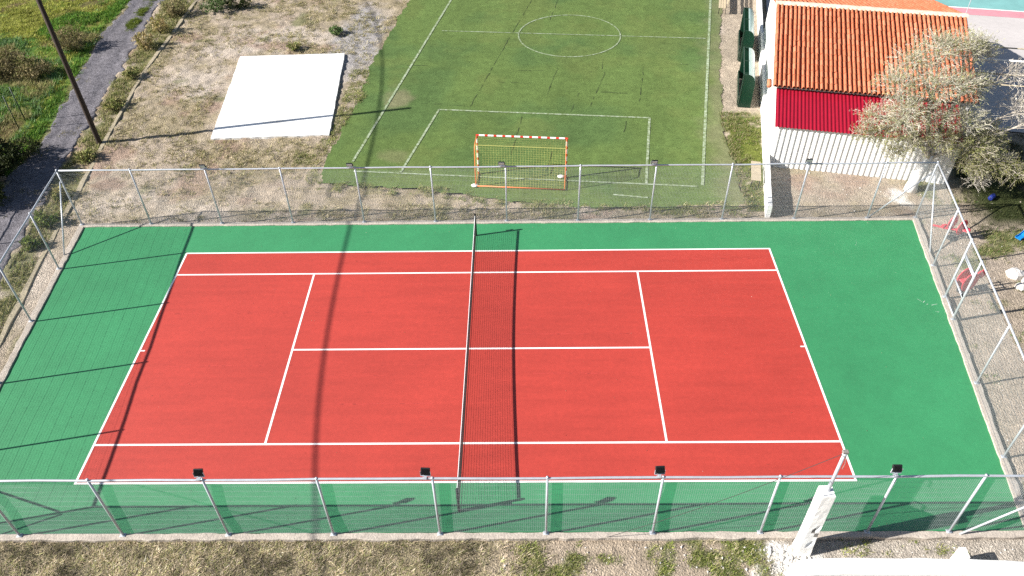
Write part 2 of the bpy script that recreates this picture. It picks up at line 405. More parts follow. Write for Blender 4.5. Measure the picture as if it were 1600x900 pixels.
# ------------------------------------------------------------------ football pitch
ta = np.array(TURF); 
tx = np.arange(-8, 18, .085); ty = np.arange(7.9, 36, .085)
TXg, TYg = np.meshgrid(tx, ty)
def in_poly(x, y, poly):
    c = np.zeros(x.shape, bool); j = len(poly) - 1
    for i in range(len(poly)):
        xi, yi = poly[i]; xj, yj = poly[j]
        c ^= ((yi > y) != (yj > y)) & (x < (xj - xi) * (y - yi) / (yj - yi + 1e-12) + xi); j = i
    return c
jx = (fbm(TXg, TYg, .7, 61) - .5) * .55; jy = (fbm(TXg, TYg, .7, 62) - .5) * .55
keep = in_poly(TXg + jx * .9, TYg + jy * .9, TURF)
n1 = fbm(TXg, TYg, 4, 63); n2 = fbm(TXg, TYg, 1.1, 64)
tc_ = np.empty(TXg.shape + (3,)); tc_[:] = (.108, .162, .048)
tc_ = mixc(tc_, (.086, .142, .046), sstep(.4, .65, n1)); tc_ = mixc(tc_, (.132, .170, .052), sstep(.52, .72, fbm(TXg, TYg, 2.5, 65)) * .5)
dw = np.hypot((TXg + 4.6) / .8, (TYg - 18.3) / 1.3); tc_ = mixc(tc_, (.22, .20, .12), sstep(1.1, .3, dw + (n2 - .5) * 1.4) * .7)
dw = np.hypot((TXg + 4.2) / 1.0, (TYg - 12.7) / .6); tc_ = mixc(tc_, (.20, .20, .10), sstep(1.1, .3, dw + (n2 - .5) * 1.5) * .55)
dw = TXg - turf_right(TYg); tc_ = mixc(tc_, (.20, .20, .11), sstep(-1.6, .0, dw + (n2 - .5) * 1.6) * .75)
strip = np.floor((TXg * .98 + .2 * 0 - .19 * TYg) / 2.0) % 2; tc_ *= (1 + .05 * (strip - .5))[..., None]
idx = -np.ones(keep.shape, int); I = np.arange(TXg.size).reshape(TXg.shape)
fk = keep[:-1, :-1] & keep[:-1, 1:] & keep[1:, 1:] & keep[1:, :-1]
F = np.stack([I[:-1, :-1], I[:-1, 1:], I[1:, 1:], I[1:, :-1]], -1)[fk]
TZg = -.052 + (fbm(TXg, TYg, 1.5, 66) - .5) * .02
used = np.unique(F); remap = np.zeros(TXg.size, int); remap[used] = np.arange(len(used))
PTS = np.stack([TXg + jx * .05, TYg + jy * .05, TZg], -1).reshape(-1, 3)
tag(mesh_obj('pitch_turf', PTS[used], remap[F], m_turf, cols=tc_.reshape(-1, 3)[used], smooth=True), kind='structure')
PZ = -.034
pl = []
def pline(a, b, w=.055, n=18):
    a, b = np.array(a), np.array(b)
    for i in range(n):
        p, q = a + (b - a) * i / n, a + (b - a) * (i + 1) / n
        pl.append(seg(*p, *q, w))
pline((-1.0, 40), (-6.1, 12.2), .06, 40); pline((15.9, 40), (9.95, 10.0), .07, 40)
pline((-2.91, 26.45), (12.74, 24.97), .035); pline((-2.38, 16.99), (8.32, 15.94), .055); pline((-2.38, 16.99), (-3.75, 11.2), .055)
pline((8.32, 15.94), (7.45, 10.15), .06); pline((-5.95, 11.4), (9.71, 9.92), .045, 30)
pline((5.9, 9.35), (7.4, 9.1), .05, 4)
for i in range(56):
    a0, a1 = 2 * math.pi * i / 56, 2 * math.pi * (i + 1) / 56
    pl.append(seg(4.76 + 3.03 * math.cos(a0), 25.65 + 2.86 * math.sin(a0), 4.76 + 3.03 * math.cos(a1), 25.65 + 2.86 * math.sin(a1), .04))
sheet('pitch_lines', pl, PZ, m_pline)
sm = []
def seam(x0, y0, x1, y1):
    n = max(3, int(math.hypot(x1 - x0, y1 - y0) / .35)); p = None
    for i in range(n + 1):
        q = (x0 + (x1 - x0) * i / n + rnd.uniform(-.03, .03), y0 + (y1 - y0) * i / n + rnd.uniform(-.03, .03))
        if p and rnd.random() < .8: sm.append(seg(*p, *q, rnd.uniform(.004, .013)))
        p = q
for s_ in ((-.8,17.2,1.2,25.4),(1.2,25.4,2.6,31),(1.35,12.6,1.9,16.2),(3.0,11.2,3.3,12.9),(3.2,18.4,3.9,21.5),(5.4,17.2,6.5,20.9),(8.0,17.6,8.7,21.6),(6.3,20.9,6.5,22.5),(-.9,17.3,-3.4,17.7),(1.7,21.2,3.1,21.1),(4.4,16.6,4.9,18.6),(6.9,14.6,7.2,16.0),(5.7,18.7,7.5,18.5),(.6,19.9,2.4,19.7),(-4.9,22.0,-3.4,21.9),(3.6,27.5,4.3,31),(9.4,21.9,11.2,21.7),(7.2,21.6,7.6,21.9)):
    seam(*s_)
sheet('turf_seams', sm, -.038, m_seam)

# white painted slab in the field
mb = MB(); sp = [(-13.42, 14.30), (-7.62, 14.55), (-8.30, 23.45), (-14.28, 23.20)]
ep = []
for i in range(4):
    a, b = np.array(sp[i]), np.array(sp[(i + 1) % 4])
    for k in range(40):
        q = a + (b - a) * k / 40; j = (vnoise(q[0] * 3, q[1] * 3, 1.0, 98) - .5) * .035 + (vnoise(q[0] * 9, q[1] * 9, 1.0, 99) - .5) * .025
        n_ = np.array([(b - a)[1], -(b - a)[0]]) / np.linalg.norm(b - a); ep.append((*(q + n_ * j), -.2))
mb.prism(ep, (0, 0, .22)); tag(obj('concrete_slab', mb, m_slab), kind='structure')
# paving, pink strip and a second court beyond the hut
def lq(x0, y0, x1, y1): return [tuple(bl(x, y)[:2]) for x, y in ((x0, y0), (x1, y0), (x1, y1), (x0, y1))]
sheet('pavement', [lq(7.45, 5.2, 40, 20.2), lq(-.6, 13.2, 7.45, 20.2)], -.02, m_pave)
sheet('sports_ground', [lq(4, 20.30, 45, 60)], .003, m_teal)
sheet('painted_strip', [lq(5, 19.2, 45, 20.16)], -.012, m_pink)
sheet('boundary_line', [lq(5, 20.16, 45, 20.30)], -.004, m_line)

# ------------------------------------------------------------------ vegetation generators
def blades(name, pts, h, wd, lean, cols, mat, label=None, cat=None, kind='stuff', n=1, parent=None):
    N = len(pts)
    a = rng.uniform(0, 2 * math.pi, N); dr = np.stack([np.cos(a), np.sin(a)], 1); pr = np.stack([-dr[:, 1], dr[:, 0]], 1)
    hh = h * rng.uniform(.5, 1.3, N); ln = lean * hh * rng.uniform(.2, 1.3, N); ww = wd * rng.uniform(.6, 1.4, N)
    V = np.zeros((N, 3, 3)); V[:, 0, :2] = pts[:, :2] - pr * ww[:, None]; V[:, 1, :2] = pts[:, :2] + pr * ww[:, None]
    V[:, 0, 2] = V[:, 1, 2] = pts[:, 2]
    V[:, 2, :2] = pts[:, :2] + dr * ln[:, None]; V[:, 2, 2] = pts[:, 2] + hh
    cc = np.repeat(cols[:, None, :], 3, 1)
    o = mesh_obj(name, V.reshape(-1, 3), np.arange(N * 3).reshape(-1, 3), mat, parent, cols=cc.reshape(-1, 3))
    tag(o, label, cat, kind=kind); return o
def pick(pal, N, jit=.25):
    p = np.array(pal)[rng.integers(0, len(pal), N)]
    return np.clip(p * rng.uniform(1 - jit, 1 + jit, (N, 1)), 0, 1)
def scatter(area, dens, mask):
    x0, y0, x1, y1 = area; N = int((x1 - x0) * (y1 - y0) * dens)
    p = np.stack([rng.uniform(x0, x1, N), rng.uniform(y0, y1, N)], 1)
    k = mask(p[:, 0], p[:, 1]); return p[rng.uniform(0, 1, N) < k]
def tufts(p, per, r, z=-.08):
    q = np.repeat(p, per, 0); q = q + rng.normal(0, r, q.shape)
    return np.concatenate([q, (relief(q[:, 0], q[:, 1]) - .01)[:, None]], 1)
free = lambda x, y: ~(inside_court(x, y, .16) | inside_turf(x, y, .1) | ((x > -14.35) & (x < -7.6) & (y > 14.25) & (y < 23.5)) | ((x > wallX(y) - .15) & (y > 11)))
STRAW = [(.38,.32,.19), (.30,.25,.14), (.46,.40,.27), (.24,.21,.11), (.17,.155,.07), (.10,.09,.045)]
OLIVE = [(.15,.16,.05), (.19,.19,.07), (.11,.13,.04), (.26,.23,.11)]
GREEN = [(.055,.14,.015), (.09,.17,.02), (.04,.105,.02), (.13,.19,.03)]
SHADEG = [(.035,.05,.015), (.05,.06,.02), (.07,.08,.03)]  # greens darkened to paint tree and hut shade into the grass
MIST = [(.10,.17,.075), (.13,.19,.09), (.075,.14,.05)]
# dry grass of the field
def mk(x, y):
    return free(x, y) * (x > edgeX(y) + .16 + .25 * (fbm(x, y, .9, 70) - .4)) * (x < 12) * (y > 7.5) * sstep(.40, .66, fbm(x, y, 1.6, 71) * .5 + fbm(x, y, .5, 72) * .5)
p = scatter((-20, 7.5, 12, 36), 62, mk)
t = tufts(p, 9, .06)
cl_ = .62 + .75 * fbm(t[:, 0], t[:, 1], .7, 89, 3)
blades('dry_grass', t, .095, .010, 1.3, np.clip(pick(STRAW + OLIVE[:2], len(t)) * cl_[:, None] * 1.4, 0, .9), m_straw)
# dry and green growth along the near kerb
def mk(x, y): return (y < -7.50 + .12 * sstep(.5, .62, fbm(x, y * 0, .8, 104))) * (.25 + .75 * sstep(.38, .58, fbm(x, y, .35, 73))) * np.maximum(sstep(3.2, .2, x + (fbm(x, y, .8, 74) - .5) * 3), .5 * sstep(.52, .66, fbm(x, y, .7, 68)) * (x < 8.6))
p = scatter((-17, -9.6, 9, -7.38), 210, mk); t = tufts(p, 9, .05); cl_ = .30 + 1.25 * sstep(.25, .75, .6 * fbm(t[:, 0], t[:, 1], .30, 88, 3) + .4 * fbm(t[:, 0], t[:, 1], 1.3, 86, 2))
blades('dead_grass', t, .095, .008, 1.7, np.clip(pick([(.55,.45,.33), (.44,.35,.24), (.64,.55,.44), (.36,.29,.19), (.28,.23,.14), (.52,.43,.31), (.24,.22,.10), (.36,.36,.15), (.28,.30,.11), (.50,.46,.27)], len(t)) * cl_[:, None], 0, .9), m_straw)
def mk(x, y): return (y < -7.56) * (y > -9.6) * sstep(.50, .58, fbm(x, y, .9, 2) * .55 + .45 * vnoise(x, y, 1.4, 31)) * sstep(1.2, 2.2, x) * sstep(9.0, 8.0, x)
p = scatter((1, -9.6, 10, -7.5), 190, mk); t = tufts(p, 8, .05)
p2 = scatter((9.5, -8.0, 18, -7.52), 90, lambda x, y: sstep(.56, .66, fbm(x, y, .6, 75))); t2 = tufts(p2, 8, .04)
t = np.concatenate([t, t2])
blades('green_grass', t, .08, .010, 1.3, np.clip(pick([(.16,.20,.04), (.20,.22,.06), (.12,.17,.03), (.24,.24,.09), (.30,.27,.14)], len(t)) * (.5 + 1.0 * fbm(t[:, 0], t[:, 1], .35, 69, 3))[:, None] * 1.3, 0, .8), m_leaf)
# verge beside the track
def mk(x, y): return (x > trackR(y) + .12 + (fbm(x, y, .6, 77) - .5) * .8) * (x < edgeX(y) - .16) * sstep(.32, .52, fbm(x, y, .8, 76))
p = scatter((-23, -3, -16.5, 36), 105, mk); t = tufts(p, 9, .07)
blades('verge_grass', t, .13, .013, 1.2, np.clip(pick(OLIVE + OLIVE + STRAW[:3] + [(.12,.17,.04), (.20,.22,.06)], len(t)) * 1.35, 0, .8), m_leaf)
# meadow on the left of the track: rank green weeds
def mk(x, y): return (x < trackL(y) - .12 + (fbm(x, y, .5, 78) - .5) * .6) * (.25 + .75 * sstep(.35, .6, fbm(x, y, 1.2, 79)))
p = scatter((-36, 8, -21, 37), 62, mk)
nz = fbm(p[:, 0], p[:, 1], 3.0, 80) * .5 + .25
near = sstep(1.6, .3, trackL(p[:, 1]) - p[:, 0]); nz -= .16 * near
for (qx, qy, qr, dv) in ((-24.6, 17.6, 2.2, .06), (-26.2, 27.8, 2.0, -.2), (-24.6, 25.6, 1.6, .3), (-28.5, 22.3, 3.0, .3), (-32, 29, 4.5, .0), (-24.5, 14.4, 1.2, .3)):
    nz += dv * sstep(1.2, .3, np.hypot(p[:, 0] - qx, p[:, 1] - qy) / qr)
ky = sstep(1.2, .5, np.hypot((p[:, 0] + 31) / 5.0, (p[:, 1] - 29.5) / 5.0)) * .8; nz = nz * (1 - ky) + .455 * ky
for nm, sel, pal, hh in (('meadow_grass', nz < .42, GREEN + [(.10,.20,.02)], .20), ('meadow_weeds', (nz >= .49) & (nz < .56), MIST + GREEN[:2], .24), ('meadow_straw', nz >= .56, OLIVE + [(.20,.17,.08), (.24,.20,.10)], .24), ('meadow_yellow', (nz >= .42) & (nz < .49), [(.26,.27,.05), (.22,.25,.04), (.18,.20,.04), (.30,.28,.08)], .16)):
    t = tufts(p[sel], 11, .10); blades(nm, t, hh * .8, .019, 1.2, np.clip(pick(pal, len(t)) * 1.45 * (.6 + .8 * fbm(t[:, 0], t[:, 1], .8, 87, 3))[:, None], 0, .8), m_leaf)
# grass crown in the middle of the track, far end, and bits along it
def mk(x, y):
    mid = trackL(y) * .42 + trackR(y) * .58
    return sstep(.42, .2, np.abs(x - mid) + (fbm(x, y, .5, 81) - .5) * .4) * sstep(26.6, 27.6, y)
p = scatter((-25, 26, -20, 37), 240, mk); t = tufts(p, 9, .05)
p2 = scatter((-23, 2, -18.5, 27), 60, lambda x, y: (x > trackL(y) + .3) * (x < trackR(y)) * sstep(.64, .74, fbm(x, y, .9, 82))); t2 = tufts(p2, 6, .06)
blades('track_grass', np.concatenate([t, t2]), .09, .012, 1.0, np.concatenate([pick([(.16,.20,.03), (.12,.17,.02)], len(t)), pick(STRAW + OLIVE, len(t2))]), m_leaf)
def mk(x, y): return free(x, y) * (x > -9.0) * sstep(.30, .55, fbm(x, y, .7, 101)) * np.maximum((x > -8.0) * (y < 21.5) * (y > 10.5) * (x < turf_left(y) + .2), sstep(1.0, .3, np.hypot((x + 8.6) / 1.3, (y - 12.6) / .8)))
p = scatter((-10, 10, -5, 22), 150, mk); t = tufts(p, 9, .06)
def mk(x, y): return (~inside_court(x, y, .16)) * (y > 7.7) * sstep(.42, .6, fbm(x, y, .5, 102)) * sstep(.5, .1, np.abs(y - np.interp(x, [-7.4, -5.5, -2, .3, 2.3, 5.6, 11.5], [10.3, 10.1, 9.7, 9.1, 8.7, 8.3, 8.1])))
p2 = scatter((-7.4, 7.5, 11.6, 10.9), 260, mk); t2 = tufts(p2, 9, .05); t = np.concatenate([t, t2])
blades('pitch_edge_grass', t, .075, .010, 1.3, np.clip(pick([(.16,.20,.05), (.20,.22,.07), (.13,.17,.04), (.26,.25,.10), (.34,.30,.17)], len(t)) * (.6 + .8 * fbm(t[:, 0], t[:, 1], .5, 103, 3))[:, None] * 1.25, 0, .8), m_leaf)
# growth right of the court and beside the boundary wall
def mk(x, y): return (x > np.maximum(rightX(y) + .3, 12.7)) * (y < 11.6 - .21 * (x - 14)) * sstep(.54, .68, fbm(x, y, 1.5, 12))
p = scatter((12.5, -8, 34, 14), 60, mk); t = tufts(p, 9, .06)
p2 = scatter((20.5, 6.5, 34, 16), 60, lambda x, y: sstep(.3, .6, fbm(x, y, .9, 83)) * (((x - BO[0]) * BX[0] + (y - BO[1]) * BX[1]) > 7.4) * (((x - BO[0]) * BY[0] + (y - BO[1]) * BY[1]) < 5)); t2 = tufts(p2, 9, .08)
p3 = scatter((11.6, 8, 14.2, 16.4), 130, lambda x, y: (x > turf_right(y) - .2) * (x < wallX(y) - .16) * sstep(.35, .55, fbm(x, y, .6, 84))); t3 = tufts(p3, 8, .05)
t = np.concatenate([t, t2, t3]); wc_ = pick(GREEN[:2] + OLIVE + [(.17,.21,.04)] + STRAW[:2], len(t)); wc_[len(wc_) - len(t3) - len(t2):len(wc_) - len(t3)] = pick(SHADEG, len(t2))
blades('wild_grass', t, .10, .011, 1.1, wc_, m_leaf)
# small stones
N = 1500
px_ = np.concatenate([rng.uniform(-19, 12, 500), rng.uniform(1, 17, 500), rng.uniform(13, 26, 500)]); py_ = np.concatenate([rng.uniform(7.6, 33, 500), rng.uniform(-9.5, -7.55, 500), rng.uniform(-7, 11, 500)])
k = free(px_, py_) & ~((px_ > 9.2) & (py_ < -8.3)); px_, py_ = px_[k], py_[k]
mb = MB()
for x, y in zip(px_, py_):
    r = rnd.choice((.015, .02, .02, .03, .045)); c = rnd.choice(((.45,.41,.37), (.55,.52,.49), (.33,.28,.23)))
    vs = [(x + r * rnd.uniform(.6, 1.3) * dx, y + r * rnd.uniform(.6, 1.3) * dy, -.07 + r * rnd.uniform(.4, .9) * dz) for dx, dy, dz in ((1,0,0),(0,1,0),(-1,0,0),(0,-1,0),(.1,.1,1),(0,0,-1))]
    mb.add(vs, [(0,1,4),(1,2,4),(2,3,4),(3,0,4),(1,0,5),(2,1,5),(3,2,5),(0,3,5)], 0, c)
tag(obj('pebbles', mb, m_pebble), kind='stuff')

def leaf_cloud(blobs, n, size, pal, elong=2.2, flat=.35):
    """leaf-sized rhombi spread through the volumes of some ellipsoids, denser near their skins and gathered in sprays"""
    vs = []; cs = []
    tot = sum(b[3] * b[4] * b[5] for b in blobs) ** 1.0
    for (cx, cy, cz, rx, ry, rz) in blobs:
        k = max(30, int(n * rx * ry * rz / tot)); ns = max(6, k // 14)
        d = rng.normal(size=(ns, 3)); d /= np.linalg.norm(d, axis=1)[:, None]
        rad = rng.uniform(.25, 1, ns) ** .45
        rad *= .78 + .4 * fbm(d[:, 0] * 2 + cx, d[:, 1] * 2 + d[:, 2] * 1.7, .8, 91)
        sc = d * rad[:, None] * (rx, ry, rz) + (cx, cy, cz); tone = rng.uniform(.7, 1.3, ns); pi = rng.integers(0, len(pal), ns)
        j = rng.integers(0, ns, k)
        c = sc[j] + rng.normal(size=(k, 3)) * (.16 * rx, .16 * ry, .14 * rz)
        a = d[j] * .7 + rng.normal(size=(k, 3)) * .8 + (0, 0, .25); a /= np.linalg.norm(a, axis=1)[:, None]
        b = np.cross(a, rng.normal(size=(k, 3))); b /= np.linalg.norm(b, axis=1)[:, None]
        s = size * rng.uniform(.6, 1.4, (k, 1))
        q = np.stack([c - a * s * elong / 2, c + b * s * .5, c + a * s * elong / 2, c - b * s * .5], 1)
        q[..., 2] = np.maximum(q[..., 2], -.07)
        vs.append(q.reshape(-1, 3)); cs.append(np.repeat(np.array(pal)[pi][j] * tone[j][:, None] * rng.uniform(.8, 1.2, (k, 1)), 4, 0))
    V = np.concatenate(vs); return V, np.arange(len(V)).reshape(-1, 4), np.concatenate(cs)
def shrub(x, y, r, h, pal, label, name='shrub', n=1500, size=.05, elong=2.6, stems=(.10,.08,.05), cat='shrub'):
    t = thing(name, (x, y, -.08), label, cat, 'shrubs along the track and field')
    bl_ = [(x, y, h * .45, r * .75, r * .75, h * .5)]
    for i in range(5):
        a = rnd.uniform(0, 6.28); bl_.append((x + math.cos(a) * r * .55, y + math.sin(a) * r * .55, h * rnd.uniform(.25, .6), r * rnd.uniform(.3, .5), r * rnd.uniform(.3, .5), h * rnd.uniform(.25, .42)))
    V, F, Cc = leaf_cloud(bl_, n, size, pal, elong)
    mesh_obj('foliage', V, F, m_leaf, t, cols=np.clip(Cc * (1.0 if pal is DARK else 1.5), 0, .8))
    mb = MB()
    for i in range(14):
        a = rnd.uniform(0, 6.28); e = Vector((x + math.cos(a) * r * rnd.uniform(.3, .95), y + math.sin(a) * r * rnd.uniform(.3, .95), h * rnd.uniform(.5, 1.02)))
        b0 = Vector((x + rnd.uniform(-.06, .06), y + rnd.uniform(-.06, .06), -.1)); mdl = b0.lerp(e, .5) + Vector((0, 0, .08))
        mb.tube([b0, mdl, e], [.014, .009, .003], 4)
    obj('stem', mb, M('shrub_stem', stems, .9), t)
    return t
DRY = [(.17,.14,.07), (.13,.11,.05), (.20,.165,.09), (.10,.10,.035)]
TAN = [(.26,.20,.09), (.22,.18,.07), (.15,.14,.045), (.30,.24,.13)]
DARK = [(.045,.06,.02), (.06,.075,.025), (.03,.045,.015), (.08,.085,.03)]

# ------------------------------------------------------------------ low concrete edging beside the track
mb = MB(); yy = np.arange(-9.5, 38, .35); prev = None
for i, y in enumerate(yy):
    x = float(edgeX(y)) + (vnoise(y, 2.2, .9, 95) - .5) * .06; wd = .11 + (vnoise(y, 7.7, .6, 96) - .5) * .05; zt = -.035 + (vnoise(y, 4.4, 1.4, 97) - .5) * .06
    o = len(mb.v); mb.v += [(x - wd, y, -.25), (x - wd, y, zt - .02), (x - wd + .02, y, zt), (x + wd - .02, y, zt), (x + wd, y, zt - .02), (x + wd, y, -.25)]
    if i:
        for q in range(5): mb.f.append((o - 6 + q, o - 5 + q, o + 1 + q, o + q)); mb.m.append(0)
    if i in (0, len(yy) - 1): mb.f.append(tuple(range(o, o + 6))); mb.m.append(0)
tag(obj('edging_wall', mb, m_edge), 'low weathered concrete edging running along the dry field beside the gravel track', 'edging')

# ------------------------------------------------------------------ court fence
H = 2.77
post_mb = MB(); post_mb.tube([(0,0,0), (0,0,H - .02)], .034, 10); post_mb.tube([(0,0,H - .02), (0,0,H + .012)], .037, 10)
post_mb.box((0,0,.012), (.16,.12,.012), bev=.004)
post_data = None
def fence(label, a, b, ts, inward, braces, skip=None, wavy=1.0, gate=None, wr=.0020):
    """a, b: ends on the ground; ts: post positions along it (metres from a); inward: unit normal to the court side"""
    global post_data
    a = Vector((a[0], a[1], .045)); b = Vector((b[0], b[1], .045)); L = (b - a).length; d = (b - a).normalized(); n = Vector((*inward, 0))
    f = thing('mesh_fence', a, label, 'fence')
    for t in ts:
        if post_data is None:
            o = obj('post', post_mb, m_steel, None, True); post_data = o.data; o.parent = f
        else:
            o = bpy.data.objects.new('post', post_data); COL.objects.link(o); o.parent = f
        o.location = d * t
    mb = MB(); k = max(2, int(L / 1.5)); hz = H - .045
    mb.tube([a + d * (L * i / k) + Vector((0, 0, hz + (rnd.uniform(-.018, .018) if 0 < i < k else 0))) for i in range(k + 1)], .034, 10)
    obj('top_rail', mb, m_steel, f, True)
    for (t0, t1, hh) in braces:       # foot position, post position, height on the post
        mb = MB(); mb.tube([a + d * t0 - n * .075 + Vector((0, 0, .0)), a + d * t1 - n * .075 + Vector((0, 0, hh))], .029, 10)
        obj('brace', mb, m_steel, f, True)
    # woven wire panel
    mb = MB(); sp = .058; sd_ = rnd.randint(0, 999)
    def P(s, z):
        dz = (vnoise(s, z, .9, sd_) - .5) * .035 * wavy * math.sin(math.pi * min(1, max(0, z / 2.7))); dn = (vnoise(s, z, 1.3, sd_ + 5) - .5) * .03 * wavy
        return a + d * s + n * (.050 + float(dn)) + Vector((0, 0, z + float(dz)))
    nv = int(L / sp)
    for i in range(nv + 1):
        s = L * i / nv
        if skip and skip[0] < s < skip[1]: zs = (2.08, 2.4, 2.68)
        else: zs = (.02, .7, 1.4, 2.05, 2.68)
        mb.tube([P(s, z) for z in zs], wr, 3, False)
    for j in range(int(2.66 / sp) + 1):
        z = .02 + j * sp
        runs = [(0, L)] if not skip or z > 2.06 else [(0, skip[0]), (skip[1], L)]
        for s0, s1 in runs:
            k = max(2, int((s1 - s0) / .5)); mb.tube([P(s0 + (s1 - s0) * i / k, z) for i in range(k + 1)], .0034 if j % 4 == 0 else wr, 3, False)
    obj('wire_mesh', mb, m_wire, f)
    if gate:
        g0, g1, gh = gate; e = .05
        mb = MB(); q = lambda s, z: a + d * s + Vector((0, 0, z))
        mb.tube([q(g0 + e, .10), q(g0 + e, gh), q(g1 - e, gh), q(g1 - e, .10)], .026, 8)
        mb.tube([q(g0 + e, .10), q(g1 - e, .10)], .026, 8); mb.tube([q(g0 + e, 1.0), q(g1 - e, 1.0)], .03, 8)
        mb.tube([q(g0, gh + .09), q(g1, gh + .09)], .033, 8)
        gt = obj('gate', mb, m_steel, f, True)
        mb = MB()
        for i in range(1, int((g1 - g0 - .1) / sp)): mb.tube([q(g0 + e + i * sp, .12), q(g0 + e + i * sp, gh)], wr, 3, False)
        for j in range(int((gh - .1) / sp)): mb.tube([q(g0 + e, .12 + j * sp), q(g1 - e, .12 + j * sp)], wr, 3, False)
        obj('gate_mesh', mb, m_wire, gt)
        mb = MB(); mb.box(q(g1 - .1, 1.08) + n * .03, (.05, .16, .05), (n, d, Vector((0,0,1))), bev=.008); obj('latch', mb, m_black, gt)
    return f

yl = [7.40, 4.51, 1.52, -1.52, -4.5, -7.33]
dl = math.hypot(1, .0876); dr_ = math.hypot(1, .1493)
nearx = [-15.65, -12.70, -9.70, -6.65, -3.62, -.56, 2.47, 5.51, 8.57, 11.60, 13.92, 16.23]
farx = [-16.94, -13.97, -10.93, -7.89, -4.85, -1.81, 1.21, 4.22, 7.26, 10.30, 13.34, 16.40, 18.43]
NB = (nearx[0], -7.33)
fence('long galvanised mesh fence on the kerb in front of the court, nearest the camera', NB, (16.23, -7.30), [x - nearx[0] for x in nearx], (0, 1), [(2.0, 0.0, 2.2), (29.85, 31.88, 2.2)], wavy=1.4)
fence('galvanised mesh fence along the far side of the court, in front of the football goal', (-16.94, 7.41), (18.43, 7.39), [x - farx[0] for x in farx[1:-1]], (0, -1), [(33.45, 35.37, 2.2)])
fence('short mesh fence at the end of the court beside the gravel track', (-16.94, 7.40), (leftX(-7.33) - .02, -7.33), [(7.40 - y) * dl for y in yl[:-1]], (1, 0), [(2.05, 0.0, 2.2), (12.7, 14.76, 2.2)], wr=.0014)
fence('mesh fence with a framed gate at the court end beside the red spring riders', (18.43, 7.39), (rightX(-7.28), -7.28), [(7.39 - y) * dr_ for y in (7.39, 4.29, 2.48, 1.28, -1.78, -4.75)], (-1, 0), [(2.3, 0.0, 2.2)],
      skip=((7.39 - 2.48) * dr_, (7.39 - 1.28) * dr_), gate=((7.39 - 2.48) * dr_, (7.39 - 1.28) * dr_, 2.0))

# ------------------------------------------------------------------ floodlights on the two long fences
def floodlight(label):
    t = thing('floodlight', (0, 0, 0), label, 'floodlight', 'floodlights on the court fences')
    tl = R(28); ax = (Vector((1,0,0)), Vector((0, math.cos(tl), -math.sin(tl))), Vector((0, math.sin(tl), math.cos(tl))))
    c = Vector((0, .10, .19)); 
    mb = MB(); mb.box(c, (.25, .055, .21), ax, bev=.012)
    for i in range(7): mb.box(c + ax[0] * (-.09 + .03 * i) - ax[1] * .038, (.006, .026, .16), ax)
    obj('housing', mb, m_black, t)
    mb = MB(); mb.box(c + ax[1] * .0305, (.205, .008, .165), ax); obj('lens', mb, m_glass, t)
    mb = MB()
    for s in (-1, 1): mb.box(c + ax[0] * (s * .134) + Vector((0, -.03, -.055)), (.006, .03, .16))
    mb.box(Vector((0, .07, .05)), (.275, .05, .008)); mb.box(Vector((0, .02, .04)), (.07, .14, .012)); mb.box(Vector((-.02, 0, .022)), (.12, .08, .02))
    obj('bracket', mb, m_steel, t)
    return t
def copy_thing(t):
    r = t.copy(); COL.objects.link(r)
    for c in t.children:
        k = c.copy(); k.parent = r; COL.objects.link(k)
        for g_ in c.children:
            h_ = g_.copy(); h_.parent = k; COL.objects.link(h_)
    return r
fl0 = floodlight('')
FL = [(-6.72, -7.33, 0, 'black floodlight on the near fence rail, leftmost of the four on that rail'),
      (-.74, -7.33, 0, 'black floodlight on the near fence rail just left of the tennis net'),
      (5.42, -7.31, 0, 'black floodlight on the near fence rail, first to the right of the tennis net'),
      (11.58, -7.30, 0, 'black floodlight on the near fence rail just right of the white concrete post'),
      (-10.93, 7.42, math.pi, 'small floodlight on the far fence rail below the white slab, with bare dirt behind'),
      (-5.02, 7.42, math.pi, 'small floodlight on the far fence rail at the end of the pitch touch line'),
      (1.06, 7.42, math.pi, 'small floodlight on the far fence rail seen against the football goal net'),
      (7.14, 7.42, math.pi, 'small floodlight on the far fence rail between the goal and the boundary wall'),
      (13.26, 7.42, math.pi, 'small floodlight on the far fence rail in front of the white corrugated wall')]
for i, (x, y, a, lab) in enumerate(FL):
    t = fl0 if i == 0 else copy_thing(fl0)
    t.location = (x, y, H + .02); t.rotation_euler.z = a + rnd.uniform(-.06, .06); t['label'] = lab

# ------------------------------------------------------------------ tennis net
t = thing('tennis_net', (-.06, 0, 0), 'black tennis net with white top band strung between black posts across the red court', 'tennis net')
for s, yy_ in ((0, 6.47), (1, -6.54)):
    mb = MB(); mb.tube([(-.06, yy_, -.05), (-.06, yy_, 1.10)], .045, 12); mb.tube([(-.06, yy_, 1.10), (-.06, yy_, 1.125)], .036, 12)
    mb.box((-.06 - .0, yy_ * 1.0 + (.06 if s == 0 else -.06), .82), (.07, .07, .16), bev=.01)
    obj('post', mb, m_black, t, False)
def nz_(y): return .97 + .10 * (abs(y) / 6.5) ** 1.7
ny0, ny1 = -6.48, 6.41
mb = MB(); n = 286
for i in range(n + 1):
    y = ny0 + (ny1 - ny0) * i / n; top = nz_(y) - .04
    mb.tube([(-.06, y, .03), (-.06 + rnd.uniform(-.006, .006), y + rnd.uniform(-.008, .008), top * .5), (-.06, y, top)], .0036, 3, False)
for j in range(21):
    mb.tube([(-.06, ny0 + (ny1 - ny0) * i / 30, .03 + (nz_(ny0 + (ny1 - ny0) * i / 30) - .07) * j / 20) for i in range(31)], .0022, 3, False)
obj('mesh_panel', mb, m_net, t)
mb = MB()
